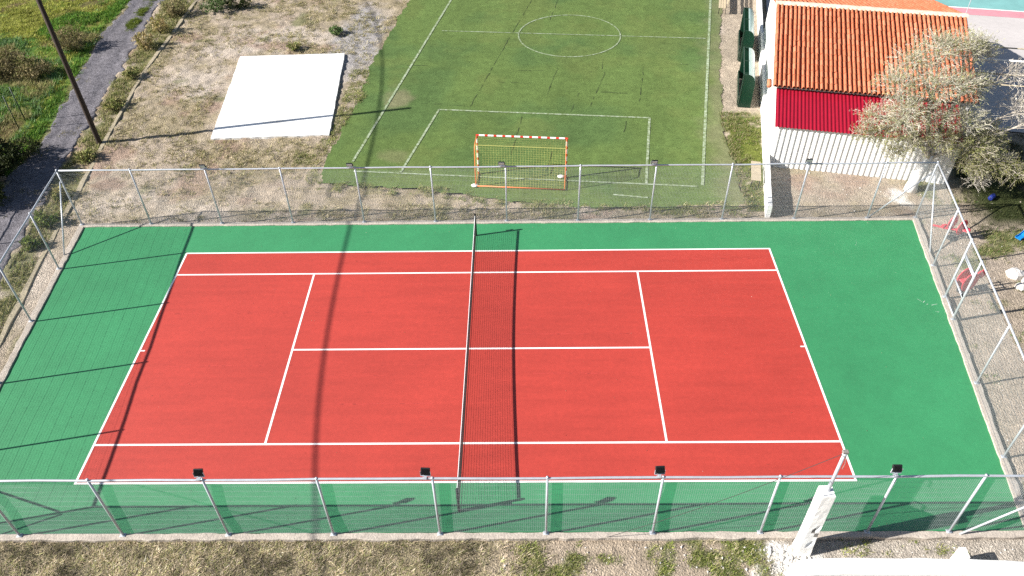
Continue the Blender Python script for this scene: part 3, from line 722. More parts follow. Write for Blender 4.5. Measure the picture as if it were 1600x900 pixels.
for i in range(40):
    y0, y1 = ny0 + (ny1 - ny0) * i / 40, ny0 + (ny1 - ny0) * (i + 1) / 40; z0, z1 = nz_(y0), nz_(y1)
    for dx0, dx1 in ((-.073, -.066), (-.054, -.047)): pass
    vs = []
    for (y, z) in ((y0, z0), (y1, z1)): vs += [(-.075, y, z - .06), (-.068, y, z - .006), (-.06, y, z), (-.052, y, z - .006), (-.045, y, z - .06)]
    mb.add(vs, [(0,1,6,5), (1,2,7,6), (2,3,8,7), (3,4,9,8)])
obj('headband', mb, m_band, t, True)
mb = MB(); mb.tube([(-.06, -6.54, 1.05), (-.06, ny0, nz_(ny0) - .004)], .006, 6); mb.tube([(-.06, 6.47, 1.05), (-.06, ny1, nz_(ny1) - .004)], .006, 6); mb.tube([(-.06, ny0, .03), (-.06, ny1, .03)], .006, 5)
obj('net_cord', mb, m_net, t)

# ------------------------------------------------------------------ football goal, seen from behind
A = Vector((-.12, 11.08, -.03)); B = Vector((3.86, 10.72, -.03)); gd = (B - A).normalized(); gn = Vector((gd.y, -gd.x, 0)).normalized()
if gn.y > 0: gn = -gn
t = thing('football_goal', A, 'red and white striped football goal with yellow net standing on the green pitch', 'goal')
def striped(p, q, step=.2, r=.043):
    L = (q - p).length; k = max(1, int(round((L - .14) / .40))); e = (L - .14) / k; mb = MB(); tt = [0.0]
    for i in range(k): tt += [i * e + .14, (i + 1) * e]
    tt.append(L)
    for i in range(len(tt) - 1): mb.tube([p.lerp(q, tt[i] / L), p.lerp(q, tt[i + 1] / L)], r + (.0006 if i % 2 else 0), 12, True, [1 if i % 2 == 0 else 0] * 2)
    return mb
GH = Vector((0, 0, 2.03))
obj('post', striped(A, A + GH), [m_goalw, m_goalr], t); obj('post', striped(B, B + GH), [m_goalw, m_goalr], t)
obj('crossbar', striped(A + GH - gd * .04, B + GH + gd * .04), [m_goalw, m_goalr], t)
for P_ in (A, B):
    mb = MB(); mb.tube([P_ + GH, P_ + GH + gn * .72 - Vector((0,0,.06)), P_ + GH + gn * .86 - Vector((0,0,.3)), P_ + gn * 1.0 + Vector((0,0,.3)), P_ + gn * 1.02 + Vector((0,0,.03)), P_ + Vector((0,0,.03))], .02, 8)
    obj('stanchion', mb, m_goalo, t, True)
mb = MB(); mb.tube([A + gn * 1.02 + Vector((0,0,.03)), B + gn * 1.02 + Vector((0,0,.03))], .028, 8); obj('ground_bar', mb, m_goalo, t, True)
mb = MB(); prof = lambda s: (GH + gn * (.0 + .74 * s) - Vector((0,0,.05 * s))) if s <= 1 else (GH + gn * (.74 + .28 * (s - 1)) - Vector((0,0,.05 + 1.95 * (s - 1) ** 1.0)))
nn = 34
def sagp(u, s): 
    p = A.lerp(B, u) + prof(s); 
    if s > 1: p = p - gn * (.12 * math.sin(math.pi * (s - 1)) * math.sin(math.pi * u) + rnd.uniform(-.008, .008))
    else: p = p - Vector((0,0,.10 * math.sin(math.pi * s) * math.sin(math.pi * u)))
    return p
ss = [0, .16, .33, .5, .66, .83] + [1 + i / 17 for i in range(18)]
for i in range(nn + 1): mb.tube([sagp(i / nn, s) for s in ss], .0026, 3, False)
for s in ss[1:]: mb.tube([sagp(i / nn, s) for i in range(nn + 1)], .0026 if abs(s - 1) > .01 else .012, 3, False)
for P_ in (A, B):
    for i in range(1, 16):
        z = 2.0 * i / 16; mb.tube([P_ + Vector((0,0,z)), P_ + gn * (.74 + .28 * (1 - z / 2)) + Vector((0,0,z))], .003, 3, False)
    for i in range(1, 7): mb.tube([P_ + gn * (.12 * i) + Vector((0,0,.03)), P_ + gn * (.12 * i) + Vector((0,0,2.0))], .003, 3, False)
obj('net', mb, m_cord, t)
for P_, s in ((A + gn * .98 - gd * .05, 1), (B - gd * .22 - gn * .02, 1)):
    mb = MB(); c = P_ + Vector((0, 0, .10)); vs = []; nseg = 14
    for lz, lr in ((-.1, .11), (-.07, .13), (-.04, .10), (-.02, .03)):
        for i in range(nseg): a = 2 * math.pi * i / nseg; vs.append(c + Vector((math.cos(a) * lr * 1.25 * rnd.uniform(.93, 1.07), math.sin(a) * lr * rnd.uniform(.93, 1.07), lz)))
    fs = [tuple(range(3 * nseg, 4 * nseg))] + [(l * nseg + i, l * nseg + (i + 1) % nseg, (l + 1) * nseg + (i + 1) % nseg, (l + 1) * nseg + i) for l in range(3) for i in range(nseg)]
    mb.add(vs, fs); obj('sandbag', mb, m_white, t, True)

# ------------------------------------------------------------------ boundary wall between pitch and hut
def swept_wall(pts, th, h, z0=-.25, jit=.012, seed=0):
    mb = MB(); n = len(pts)
    for i, (x, y) in enumerate(pts):
        a = pts[max(0, i - 1)]; b = pts[min(n - 1, i + 1)]; d = Vector((b[0] - a[0], b[1] - a[1], 0)).normalized(); nn_ = Vector((-d.y, d.x, 0))
        hh = h + (vnoise(x * 2, y * 2, 1.1, seed) - .5) * .05; tt = th / 2 + (vnoise(x * 2, y * 2, .8, seed + 1) - .5) * jit * 2
        c = Vector((x, y, 0)); o = len(mb.v)
        for k_, z in ((-1, z0), (-1, hh - .03), (-.8, hh), (.8, hh), (1, hh - .03), (1, z0)): mb.v.append(tuple(c + nn_ * tt * k_ + Vector((0, 0, z))))
        if i:
            for q in range(5): mb.f.append((o - 6 + q, o + q, o + q + 1, o - 5 + q)); mb.m.append(0)
        if i in (0, n - 1): mb.f.append(tuple(range(o, o + 6))); mb.m.append(0)
    return mb
pts = [(float(wallX(y)), y) for y in np.arange(7.56, 38, .3)]
tag(obj('boundary_wall', swept_wall(pts, .19, .58, seed=120), m_white), 'low whitewashed boundary wall running back between the football pitch and the hut', 'wall')

# ------------------------------------------------------------------ the hut
hut = thing('hut', bl(3.2, 6, -.1), 'white hut with orange tiled roof and red metal lean-to beside the football pitch', 'building')
RX0, RX1 = -1.22, 7.58; RY0, RYR, RY1 = 2.08, 7.72, 13.36; EZ, RZ = 2.86, 4.42
WX0, WX1 = -.98, 7.32; WY0, WY1 = 2.32, 13.1
slope = (RZ - EZ) / (RYR - RY0)
zr = lambda y: (EZ + (y - RY0) * slope) if y < RYR else (RZ - (y - RYR) * (RZ - EZ) / (RY1 - RYR))
mb = MB(); pr_ = [bl(WX0, WY0, -.2), bl(WX0, WY0, zr(WY0) - .10), bl(WX0, RYR, RZ - .10), bl(WX0, WY1, zr(WY1) - .10), bl(WX0, WY1, -.2)]
mb.prism(pr_, bl(WX1, 0) - bl(WX0, 0)); obj('wall', mb, m_white, hut)
# tiled roof: rows of tapering barrel tiles over gullies, course by course
def tiled(y_lo, z_lo, y_hi, z_hi):
    ncol = 43; pitch = (RX1 - RX0) / ncol; ncourse = 15; prof = []
    for i in range(9): 
        a = math.pi * i / 8; prof.append((.5 - .34 * math.cos(a), .085 * math.sin(a)))
    prof = [(0, -.035), (.07, -.03)] + prof + [(.93, -.03), (1, -.035)]
    vs = []; fs = []; cs = []
    pal = [(.46,.140,.068), (.48,.152,.076), (.43,.125,.058), (.49,.165,.086), (.45,.135,.064)]
    for c in range(ncol):
        ox = rnd.uniform(-.012, .012)
        for k in range(ncourse):
            t0 = k / ncourse; t1 = (k + 1) / ncourse + .012; col = rnd.choice(pal); tn = rnd.uniform(.93, 1.07); lift = rnd.uniform(.0, .009); o = len(vs); sx = rnd.uniform(-.014, .014)
            for (tt, up, wdt) in ((t0 - .004, .019 + lift, 1.0), (t1, .004, .92)):
                y = y_lo + (y_hi - y_lo) * tt; z = z_lo + (z_hi - z_lo) * tt + up
                for (u, hgt) in prof:
                    uu = .5 + (u - .5) * (wdt if hgt >= -.001 else 1)
                    p = bl(RX0 + (c + uu) * pitch + ox + sx * (hgt > 0), y, z + hgt * (wdt if hgt > 0 else 1)); vs.append(p); cs.append(tuple(v * tn for v in (col if hgt > -.02 else (.22,.06,.035))))  # gullies coloured dark for the shade between tile rows
            m_ = len(prof)
            for i in range(m_ - 1): fs.append((o + i, o + i + 1, o + m_ + i + 1, o + m_ + i))
            # thickness at the lower lip, its colour darkened downward as shade
            o2 = len(vs)
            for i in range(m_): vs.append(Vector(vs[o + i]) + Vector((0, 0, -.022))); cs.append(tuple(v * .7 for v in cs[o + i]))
            for i in range(m_ - 1): fs.append((o2 + i, o2 + i + 1, o + i + 1, o + i))
    return vs, fs, cs
v1, f1, c1 = tiled(RY0, EZ, RYR, RZ); v2, f2, c2 = tiled(RY1, EZ, RYR, RZ)
n0 = len(v1); vs = v1 + v2; fs = f1 + [tuple(n0 + i for i in f[::-1]) for f in f2]; cs = c1 + c2
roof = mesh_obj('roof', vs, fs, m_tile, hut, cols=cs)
for p_ in roof.data.polygons: p_.use_smooth = False
mb = MB()
for (ya, yb) in ((RY0 + .03, RYR), (RY1 - .03, RYR)):
    mb.add([bl(RX0 + .02, ya, EZ - .05), bl(RX1 - .02, ya, EZ - .05), bl(RX1 - .02, yb, RZ - .05), bl(RX0 + .02, yb, RZ - .05)], [(0,1,2,3)])
obj('roof_underlay', mb, m_bark, hut)
mb = MB(); k = 40
vs = []; ring = [(-.19, -.02), (-.13, .065), (-.05, .10), (.05, .10), (.13, .065), (.19, -.02)]
for i in range(k + 1):
    x = RX0 - .02 + (RX1 - RX0 + .04) * i / k
    for (dy, dz) in ring: vs.append(bl(x, RYR + dy + rnd.uniform(-.018, .018), RZ + .03 + dz + rnd.uniform(-.01, .01)))
fs = [(i * 6 + j, i * 6 + j + 1, i * 6 + 7 + j, i * 6 + 6 + j) for i in range(k) for j in range(5)] + [tuple(range(6)), tuple(range(k * 6, k * 6 + 6))]
mb.add(vs, fs); obj('ridge_cap', mb, m_mortar, roof)
mb = MB()
for yv, ln in ((2.34, .36), (6.1, 0)):
    if ln: mb.tube([bl(RX0 - .14, yv - .2, 2.80), bl(RX0 - .14, yv + .22, 2.90)], [.11, .10], 10)
obj('eave_tile', mb, M('eave_tile_clay', (.52,.18,.09), .8, noise=((6,.15),)), roof, True)
# lean-to: red box-profile roof over a white box-profile wall
def boxprofile(x0, x1, pitch, depth, place, back):
    n = int((x1 - x0) / pitch); xs = []
    for i in range(n):
        for u, dd in ((0, 0), (.42, 0), (.54, 1), (.88, 1)): xs.append((x0 + (i + u) * pitch, dd * depth))
    xs.append((x0 + n * pitch, 0)); mb = MB(); k = len(xs)
    vs = [place(x, 0, h_) for x, h_ in xs] + [place(x, 1, h_) for x, h_ in xs] + [place(x, 0, h_ - back) for x, h_ in xs] + [place(x, 1, h_ - back) for x, h_ in xs]
    fs = [(i, i + 1, k + i + 1, k + i) for i in range(k - 1)] + [(2 * k + i + 1, 2 * k + i, 3 * k + i, 3 * k + i + 1) for i in range(k - 1)]
    fs += [(2 * k + i, 2 * k + i + 1, i + 1, i) for i in range(k - 1)] + [(k + i, k + i + 1, 3 * k + i + 1, 3 * k + i) for i in range(k - 1)]
    fs += [(0, k, 3 * k, 2 * k), (k - 1, 3 * k - 1, 4 * k - 1, 2 * k - 1)]
    mb.add(vs, fs); return mb
LX0, LX1 = -1.02, 6.86
mb = boxprofile(LX0, LX1, .160, .028, lambda x, t_, h_: bl(x, -.14 + 2.44 * t_, 2.045 + .62 * t_ + h_), .006); obj('lean_to_roof', mb, m_redroof, hut)
mb = boxprofile(LX0 + .06, LX1 - .05, .235, .035, lambda x, t_, h_: bl(x, -h_, -.2 + 2.235 * t_), .006); obj('corrugated_wall', mb, m_wsheet, hut)
mb = MB(); mb.prism([bl(LX0 + .07, .03, -.2), bl(LX0 + .07, .03, 2.03), bl(LX0 + .07, 2.31, 2.62), bl(LX0 + .07, 2.31, -.2)], bl(.06, 0) - bl(0, 0)); obj('side_wall', mb, m_wsheet, hut)
mb = MB(); mb.prism([bl(LX1 - .13, .03, -.2), bl(LX1 - .13, .03, 2.03), bl(LX1 - .13, 2.31, 2.62), bl(LX1 - .13, 2.31, -.2)], bl(.06, 0) - bl(0, 0)); obj('side_wall', mb, m_wsheet, hut)
for yv in (5.6, 6.6):
    mb = MB(); mb.box(bl(WX0 - .01, yv, 2.85), (.03, .34, .16), (Vector((*BX, 0)), Vector((*BY, 0)), Vector((0,0,1))), bev=.008)
    obj('vent', mb, m_black, hut)
mb = MB(); mb.tube([bl(7.5, 7.75, 4.3), bl(7.5, 7.75, 6.6)], .018, 6)
for z, l in ((6.5, .5), (6.25, .65), (6.0, .8)): mb.tube([bl(7.5 - l / 2, 7.75, z), bl(7.5 + l / 2, 7.75, z)], .008, 5)
tag(obj('antenna', mb, m_steel), 'thin metal aerial mast standing at the right end of the tiled roof ridge', 'antenna')

# pipe frame over the paving to the right of the hut
t = thing('pergola', bl(14, 7, -.02), 'thin pipe rails running from the right end of the tiled hut over the paving', 'pergola')
for i, (yv, mt, rr) in enumerate(((9.0, m_edge, .035), (7.55, m_white, .05), (6.0, m_edge, .035), (4.9, m_edge, .03))):
    mb = MB(); mb.tube([bl(7.33, yv, 2.45), bl(17, yv + .2, 2.45)], rr, 8); obj('rail', mb, mt, t, True)
for yv in (4.9, 9.0):
    mb = MB(); mb.tube([bl(16.9, yv + .2, -.1), bl(16.9, yv + .2, 2.5)], .045, 8); obj('post', mb, m_edge, t, True)

# ------------------------------------------------------------------ two team shelters beside the pitch
wd = Vector((.209, .978, 0)); we = Vector((.978, -.209, 0)); UZ = Vector((0, 0, 1))
def shelter(base, label):
    t = thing('team_shelter', base, label, 'dugout', 'team shelters beside the football pitch')
    b = Vector(base); Ln = 3.15; Hs = 1.78; D = .56
    def prof(k):   # closed end profile, front edge at e=-.05
        pts = [(-.05, 0), (-.05, Hs)]
        for i in range(9):
            a = math.pi / 2 * i / 8; pts.append((D - .34 + .34 * math.sin(a), Hs - .50 + .50 * math.cos(a)))
        return pts + [(D, 0)]
    P3 = lambda e, z, l: b + we * e + UZ * z + wd * l
    for l0 in (0.0, Ln - .03):
        mb = MB(); mb.prism([P3(e, z, l0) for e, z in prof(0)], wd * .03); obj('end_panel', mb, m_dgreen, t)
    pr2 = prof(0)[2:]; mb = MB(); n = len(pr2)
    vs = [P3(e, z, l) for l in (.031, Ln - .031) for e, z in pr2] + [P3(e - .03, z - .012, l) for l in (.031, Ln - .031) for e, z in pr2]
    fs = [(i, i + 1, n + i + 1, n + i) for i in range(n - 1)] + [(2*n + i + 1, 2*n + i, 3*n + i, 3*n + i + 1) for i in range(n - 1)] + [(0, n, 3*n, 2*n), (n-1, 3*n-1, 4*n-1, 2*n-1)][:2]
    mb.add(vs, fs); obj('shell', mb, m_sheen, t, True)
    mb = MB()
    for l in (.02, Ln / 2, Ln - .02): mb.tube([P3(.0, Hs, l), P3(D - .34, Hs, l)], .022, 6)
    for l in (.0, Ln): mb.tube([P3(-.06, 0, l), P3(-.06, Hs + .02, l)], .025, 6)
    mb.tube([P3(-.06, Hs, 0), P3(-.06, Hs, Ln)], .03, 6); obj('frame', mb, m_dframe, t)
    mb = MB(); mb.box(P3(-.11, .26, Ln * .5), (.05, Ln * .98, .42), (we, wd, UZ), bev=.01); obj('front_panel', mb, m_dgreen, t)
    mb = MB(); mb.box(P3(.34, .42, Ln * .5), (.30, Ln * .94, .04), (we, wd, UZ), bev=.01)
    for l in (.3, Ln / 2, Ln - .3): mb.box(P3(.34, .19, l), (.05, .05, .42), (we, wd, UZ))
    obj('seat', mb, m_dframe, t)
    return t
shelter((13.02, 16.95, -.05), 'dark green team shelter with pale curved roof, the one nearer the red lean-to')
shelter((14.10, 22.0, -.05), 'dark green team shelter with pale curved roof, further back by the white slatted bench')

# benches
def bench(base, d, label, slats, seat_mat, leg_mat, L, depth, hs, back):
    t = thing('bench', base, label, 'bench'); b = Vector(base); d = Vector(d).normalized(); e = Vector((d.y, -d.x, 0)); ax = (e, d, UZ)
    mb = MB()
    n = slats
    if back:
        for i in range(3): mb.box(b + e * (.07 + .15 * i) + d * L / 2 + UZ * hs, (.125, L, .035), ax, bev=.008)
        obj('seat', mb, seat_mat, t)
        mb = MB()
        for i in range(3): mb.box(b + e * (.52 + .03 * i) + d * L / 2 + UZ * (hs + .15 + .15 * i), (.03, L, .12), ax, bev=.008)
        obj('backrest', mb, seat_mat, t)
    else:
        for i in range(n): mb.box(b + e * depth / 2 + d * (L / n * (i + .5)) + UZ * hs, (depth, L / n - .03, .04), ax, bev=.008)
        obj('seat', mb, seat_mat, t)
    for l in (.12, L - .12):
        mb = MB(); mb.tube([b + d * l + e * .04, b + d * l + e * .06 + UZ * (hs - .02)], .018, 6); mb.tube([b + d * l + e * (depth - .04), b + d * l + e * (depth - .05) + UZ * (hs - .02)], .018, 6)
        mb.tube([b + d * l + e * .05 + UZ * (hs - .03), b + d * l + e * (depth - .05) + UZ * (hs - .03)], .016, 6)
        if back: mb.tube([b + d * l + e * (depth - .05) + UZ * (hs - .05), b + d * l + e * (depth + .1) + UZ * (hs + .55)], .016, 6)
        obj('leg', mb, leg_mat, t)
    return t
bench((14.05, 28.3, -.06), wd, 'white slatted bench with backrest beside the far end of the pitch', 6, m_beige, m_black, 2.4, .5, .45, True)
bench((12.0, 9.75, -.06), wd, 'low bench of three beige boards on dark legs against the whitewashed boundary wall', 3, m_beige, m_black, 1.55, .42, .45, False)

# ------------------------------------------------------------------ utility pole and its cable
mb = MB(); mb.tube([(-18.87, 14.09, -.3), (-18.87, 14.09, .0), (-18.89, 14.1, 4), (-18.92, 14.1, 8.8)], [.135, .13, .115, .095], 14)
up = thing('utility_pole', (-18.87, 14.09, -.08), 'dark tarred wooden utility pole standing between the track and the dry field', 'utility pole')
obj('pole', mb, m_pole, up, True)
mb = MB(); mb.box((-18.87, 14.09, 7.75), (.28, .05, .05)); mb.tube([(-18.75, 14.09, 7.7), (-18.75, 14.09, 7.9)], .03, 8); obj('bracket', mb, m_black, up)
cp_ = []
SHP = np.array([(-8.0, 30), (-6.6, 25.4), (-5.7, 19.6), (-5.35, 16.5), (-5.6, 11.5), (-5.75, 7.1), (-5.19, .84), (-4.45, -4.27), (-3.2, -11)])   # where its shadow falls
fit = np.polyfit(SHP[:, 1], SHP[:, 0], 3)
for i in range(61):
    sy_ = -14 + 60 * i / 60; z = 8.9 + .014 * max(0, sy_ - 10) ** 2 + .02 * max(0, -4 - sy_) ** 2
    cp_.append((float(np.polyval(fit, min(max(sy_, -14), 36))) - 1.697 * z, sy_ - .35 * z, z))
mb = MB(); mb.tube(cp_, .036, 6); tag(obj('overhead_cable', mb, m_cable), 'black overhead cable passing high beside the utility pole, its shadow crossing the court', 'cable')

# ------------------------------------------------------------------ white concrete post with pipe mast at the near right corner
cx, cy = 9.63, -7.80
t = thing('concrete_post', (cx, cy, -.08), 'weathered white concrete post with a metal pipe mast in front of the near fence', 'concrete post')
mb = MB(); lev = 16; vs = []
for l in range(lev + 1):
    z = -.25 + (2.85 + .25) * l / lev; hw = .178 - .012 * l / lev; hd = .17
    for (sx, sy) in ((-1,-1), (-.3,-1.0), (.35,-1), (1,-1), (1,0), (1,1), (0,1), (-1,1), (-1,0)):
        jx_ = rnd.uniform(-.004, .004); bite = .045 if (sx > .2 and sy < 0 and .5 < z < 1.6 and rnd.random() < .3) else 0
        fl_ = 1 + max(0, .5 - z) * .22
        vs.append((cx + sx * hw * fl_ + jx_ - bite * (sx > .9), cy + sy * hd * fl_ + rnd.uniform(-.004, .004) + bite, z))
q = 9; fs = [(l * q + i, l * q + (i + 1) % q, (l + 1) * q + (i + 1) % q, (l + 1) * q + i) for l in range(lev) for i in range(q)] + [tuple(range(lev * q, lev * q + q))]
mis = [1 if (f[0] % q in (1, 2) and 3 < f[0] // q < 10 and rnd.random() < .22) else 0 for f in fs]
mb.add(vs, fs); mb.m = mis; obj('shaft', mb, [m_white, m_crack], t)
mb = MB(); mb.tube([(cx + .02, cy + .02, 2.7), (cx + .03, cy + .02, 4.45)], .045, 10)
mb.tube([(cx + .03, cy + .02, 4.35), (cx + .03, cy + .02, 4.47)], .06, 10); mb.tube([(cx - .14, cy - .14, 2.6), (cx - .14, cy - .14, 3.25), (cx - .02, cy + .02, 3.3)], .012, 6)
obj('mast', mb, m_steel, t, True)
mb = MB(); mb.box((cx + .03, cy + .02, 4.5), (.14, .10, .07), bev=.01); mb.tube([(cx + .06, cy - .02, 4.42), (cx + .10, cy - .05, 4.1), (cx + .08, cy - .06, 3.9)], .008, 5); obj('insulator', mb, m_crack, t)
mb = MB(); w0 = Vector((cx, cy + .02, 4.42)); w1 = Vector((4.20, -7.44, .03))
mb.tube([w0.lerp(w1, i / 20) - Vector((0, 0, .55 * math.sin(math.pi * i / 20) * .35)) for i in range(21)], .008, 5)
tag(obj('stay_wire', mb, m_cable), 'thin dark wire sloping from the pipe mast down to the near kerb', 'wire')

# white wall across the near right corner, with a stub on its far side
pts = [(9.1, -8.78), (9.3, -8.66)] + [(x, -8.62 - .035 * max(0, x - 12.5)) for x in np.arange(9.7, 20, .3)]
wl = obj('corner_wall', swept_wall(pts, .46, .58, seed=140), m_white); tag(wl, 'thick whitewashed wall across the bottom right corner of the picture', 'wall')
mb = MB(); mb.prism([(13.62, -8.42, -.2), (13.88, -8.42, -.2), (13.84, -8.42, .62), (13.66, -8.42, .62)], (0, .30, 0)); obj('stub', mb, m_white, wl)
# rubble and spilt lime
mb = MB()
for i in range(260):
    x, y = rnd.gauss(9.15, .45), rnd.uniform(-9.3, -7.6)
    if abs(x - cx) < .2 and abs(y - cy) < .2: continue
    r = rnd.choice((.02, .03, .03, .05, .08)); sh = rnd.uniform(.6, 1.0)
    vs = [(x + r * rnd.uniform(.6, 1.4) * dx, y + r * rnd.uniform(.6, 1.4) * dy, -.07 + r * rnd.uniform(.4, .9) * dz) for dx, dy, dz in ((1,.2,0),(.1,1,0),(-1,.1,0),(-.2,-1,0),(.2,.1,1),(0,0,-1))]
    mb.add(vs, [(0,1,4),(1,2,4),(2,3,4),(3,0,4),(1,0,5),(2,1,5),(3,2,5),(0,3,5)], 0, (.62 * sh, .60 * sh, .57 * sh))
tag(obj('rubble', mb, m_pebble), kind='stuff')

# ------------------------------------------------------------------ old pipe fence on the far side of the track (mostly out of frame at left)
t = thing('pipe_fence', (-23.3, 15.6, -.08), 'old dark pipe fence posts at the left edge, among weeds beside the track', 'fence')
fx = lambda y: -22.35 - .13 * (y - 7)
for y in (16.3, 15.4, 13.0, 10.6, 8.2, 5.8):
    mb = MB(); mb.tube([(fx(y), y, -.2), (fx(y), y, 1.85)], .026, 8); obj('post', mb, m_dframe, t, True)
mb = MB(); mb.tube([(fx(13.0), 13.0, 1.83), (fx(4), 4, 1.83)], .04, 8); obj('rail', mb, m_dframe, t, True)
mb = MB(); mb.tube([(fx(13), 13, 1.2), (fx(4), 4, 1.2)], .02, 6); obj('rail', mb, m_dframe, t, True)

# ------------------------------------------------------------------ feathery grey tree over the right end of the hut
tb = Vector((19.05, 9.55, -.1))
tree = thing('tree', tb, 'feathery grey-green tree with whitewashed trunk leaning over the right end of the hut', 'tree')
CL = [(17.0,9.6,5.0,1.15),(18.6,10.6,6.0,1.25),(19.8,11.0,5.9,1.1),(20.6,11.4,5.6,.95),(17.4,8.9,4.2,1.1),(18.6,9.6,4.9,1.1),(19.6,9.9,4.8,1.1),
      (20.4,10.3,4.6,.9),(16.5,9.7,3.5,.85),(17.5,9.4,3.5,1.05),(18.7,9.2,3.7,1.05),(19.9,9.2,3.6,1.0),(17.8,8.9,2.8,.8),(19.2,8.9,2.9,.95),(20.5,8.7,2.6,.9),
      (21.6,8.6,1.9,.85),(22.2,8.2,1.7,.7),(20.6,8.8,1.7,.7),(17.9,10.8,5.3,.95),(16.2,9.4,2.9,.65),(16.9,9.2,2.9,.8),(17.4,9.0,2.2,.55),(20.9,8.5,2.0,.8),(21.2,9.4,2.8,.9)]
PALE = [(22.3,9.6,3.9,.9),(21.9,10.4,5.0,.7),(22.9,9.3,3.6,.7),(21.4,8.9,.9,.55)]
mb = MB(); br = MB()
trunk_top = Vector((19.2, 9.35, 1.9))
mb.tube([tb, tb + Vector((-.02, -.02, .35)), Vector((19.1, 9.45, 1.0)), trunk_top], [.30, .235, .20, .17], 12)
obj('trunk', mb, m_white, tree, True)
limb_tips = []
def limb(p, q, r0, r1, sag=.25, n=7):
    p, q = Vector(p), Vector(q); k = []
    side = Vector((rnd.uniform(-1, 1), rnd.uniform(-1, 1), rnd.uniform(-.2, .6))) * (q - p).length * .10
    for i in range(n + 1):
        u = i / n; k.append(p.lerp(q, u) + side * math.sin(math.pi * u) + Vector((rnd.uniform(-1, 1), rnd.uniform(-1, 1), rnd.uniform(-1, 1))) * .03 * (0 < i < n))
    return k, [r0 + (r1 - r0) * i / n for i in range(n + 1)]
mains = [(17.6, 9.4, 3.4), (18.6, 9.8, 4.2), (19.9, 10.2, 4.2), (20.4, 9.2, 2.6), (18.3, 9.0, 2.6)]
for mpt in mains:
    k, r_ = limb(trunk_top + Vector((rnd.uniform(-.05, .05), rnd.uniform(-.05, .05), -.15)), mpt, .11, .06); br.tube(k, r_, 7)
TW = []      # twigs as thin prisms: start, end, radius, colour
for (cx_, cy_, cz_, r_) in CL + PALE:
    m0 = min(mains, key=lambda m_: (Vector(m_) - Vector((cx_, cy_, cz_))).length)
    k, rr = limb(m0, (cx_, cy_, cz_), .05, .022); br.tube(k, rr, 5)
    for _ in range(7):
        dd = Vector((rnd.gauss(0, 1), rnd.gauss(0, 1), rnd.gauss(.2, .8))).normalized() * r_ * rnd.uniform(.6, .95); k2, rr2 = limb(k[rnd.randint(4, 7)], Vector((cx_, cy_, cz_)) + dd, .02, .006, n=4); br.tube(k2, rr2, 4)
obj('limb', br, M('pale_limb', (.46,.41,.35), .9, noise=((8,.25),)), tree, True)
tv = []; tf = []; tcs = []
def sprays(cl, nspray, nleaf, pal_l, pal_t, lsize, out):
    for (cx_, cy_, cz_, r_) in cl:
        ns = int(nspray * r_ ** 2)
        d = rng.normal(size=(ns, 3)); d[:, 2] += .25; d /= np.linalg.norm(d, axis=1)[:, None]
        c0 = np.array((cx_, cy_, cz_)); d[:, 2] *= .85; st = c0 + d * r_ * rng.uniform(.15, .95, (ns, 1)) * np.array((1.05, 1.05, .8))
        dr2 = d * .75 + rng.normal(size=(ns, 3)) * .45 + (.1, 0, .1); dr2 /= np.linalg.norm(dr2, axis=1)[:, None]; tip = st + dr2 * rng.uniform(.22, .5, (ns, 1))
        mid = (st + tip) / 2 + rng.normal(size=(ns, 3)) * .03 + (0, 0, .02)
        for i in range(ns):
            col = np.array(pal_t[rng.integers(len(pal_t))]) * rng.uniform(.75, 1.25)
            pp = np.stack([st[i], mid[i], tip[i]]); wv = np.cross(tip[i] - st[i], rng.normal(size=3)); wv /= np.linalg.norm(wv) + 1e-9; wv2 = np.cross(wv, tip[i] - st[i]); wv2 /= np.linalg.norm(wv2) + 1e-9
            for w_ in (wv, wv2):
                o = len(tv)
                for j, wd_ in ((0, .007), (1, .005), (2, .002)): tv.append(pp[j] - w_ * wd_); tv.append(pp[j] + w_ * wd_)
                tf.append((o, o + 1, o + 3, o + 2)); tf.append((o + 2, o + 3, o + 5, o + 4)); tcs.extend([col] * 6)
        # needles along the sprays
        k = ns * nleaf; j = np.repeat(np.arange(ns), nleaf); u = rng.uniform(.15, 1.05, (k, 1))
        c = st[j] * (1 - u) + tip[j] * u + 4 * u * (1 - u) * ((mid - (st + tip) / 2)[j]) + rng.normal(size=(k, 3)) * .045
        ax = (tip - st)[j]; ax /= np.linalg.norm(ax, axis=1)[:, None]
        a = ax * .8 + rng.normal(size=(k, 3)) * .55; a /= np.linalg.norm(a, axis=1)[:, None]; b = np.cross(a, rng.normal(size=(k, 3))); b /= np.linalg.norm(b, axis=1)[:, None] + 1e-9
        s = lsize * rng.uniform(.5, 1.4, (k, 1))
        V = np.stack([c - a * s, c + b * s * .2, c + a * s, c - b * s * .2], 1).reshape(-1, 3)
        tone = (rng.uniform(.7, 1.3, ns)[j])[:, None]; pi = rng.integers(0, len(pal_l), ns)[j]
        cc = np.array(pal_l)[pi] * tone * rng.uniform(.75, 1.25, (k, 1))
        out[0].append(V); out[1].append(np.repeat(cc, 4, 0))
out = ([], [])
CL = [(a_, b_, c_, d_ * .86) for a_, b_, c_, d_ in CL]
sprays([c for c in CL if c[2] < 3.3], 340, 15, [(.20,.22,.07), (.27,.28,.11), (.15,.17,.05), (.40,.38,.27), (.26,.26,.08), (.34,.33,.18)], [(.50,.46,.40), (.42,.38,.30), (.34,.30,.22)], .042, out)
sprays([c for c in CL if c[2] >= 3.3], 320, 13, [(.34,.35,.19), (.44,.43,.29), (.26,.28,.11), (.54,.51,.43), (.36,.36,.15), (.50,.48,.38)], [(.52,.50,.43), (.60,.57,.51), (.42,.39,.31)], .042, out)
sprays(PALE, 260, 7, [(.46,.43,.37), (.38,.36,.27), (.54,.51,.46)], [(.62,.58,.53), (.52,.48,.43)], .04, out)
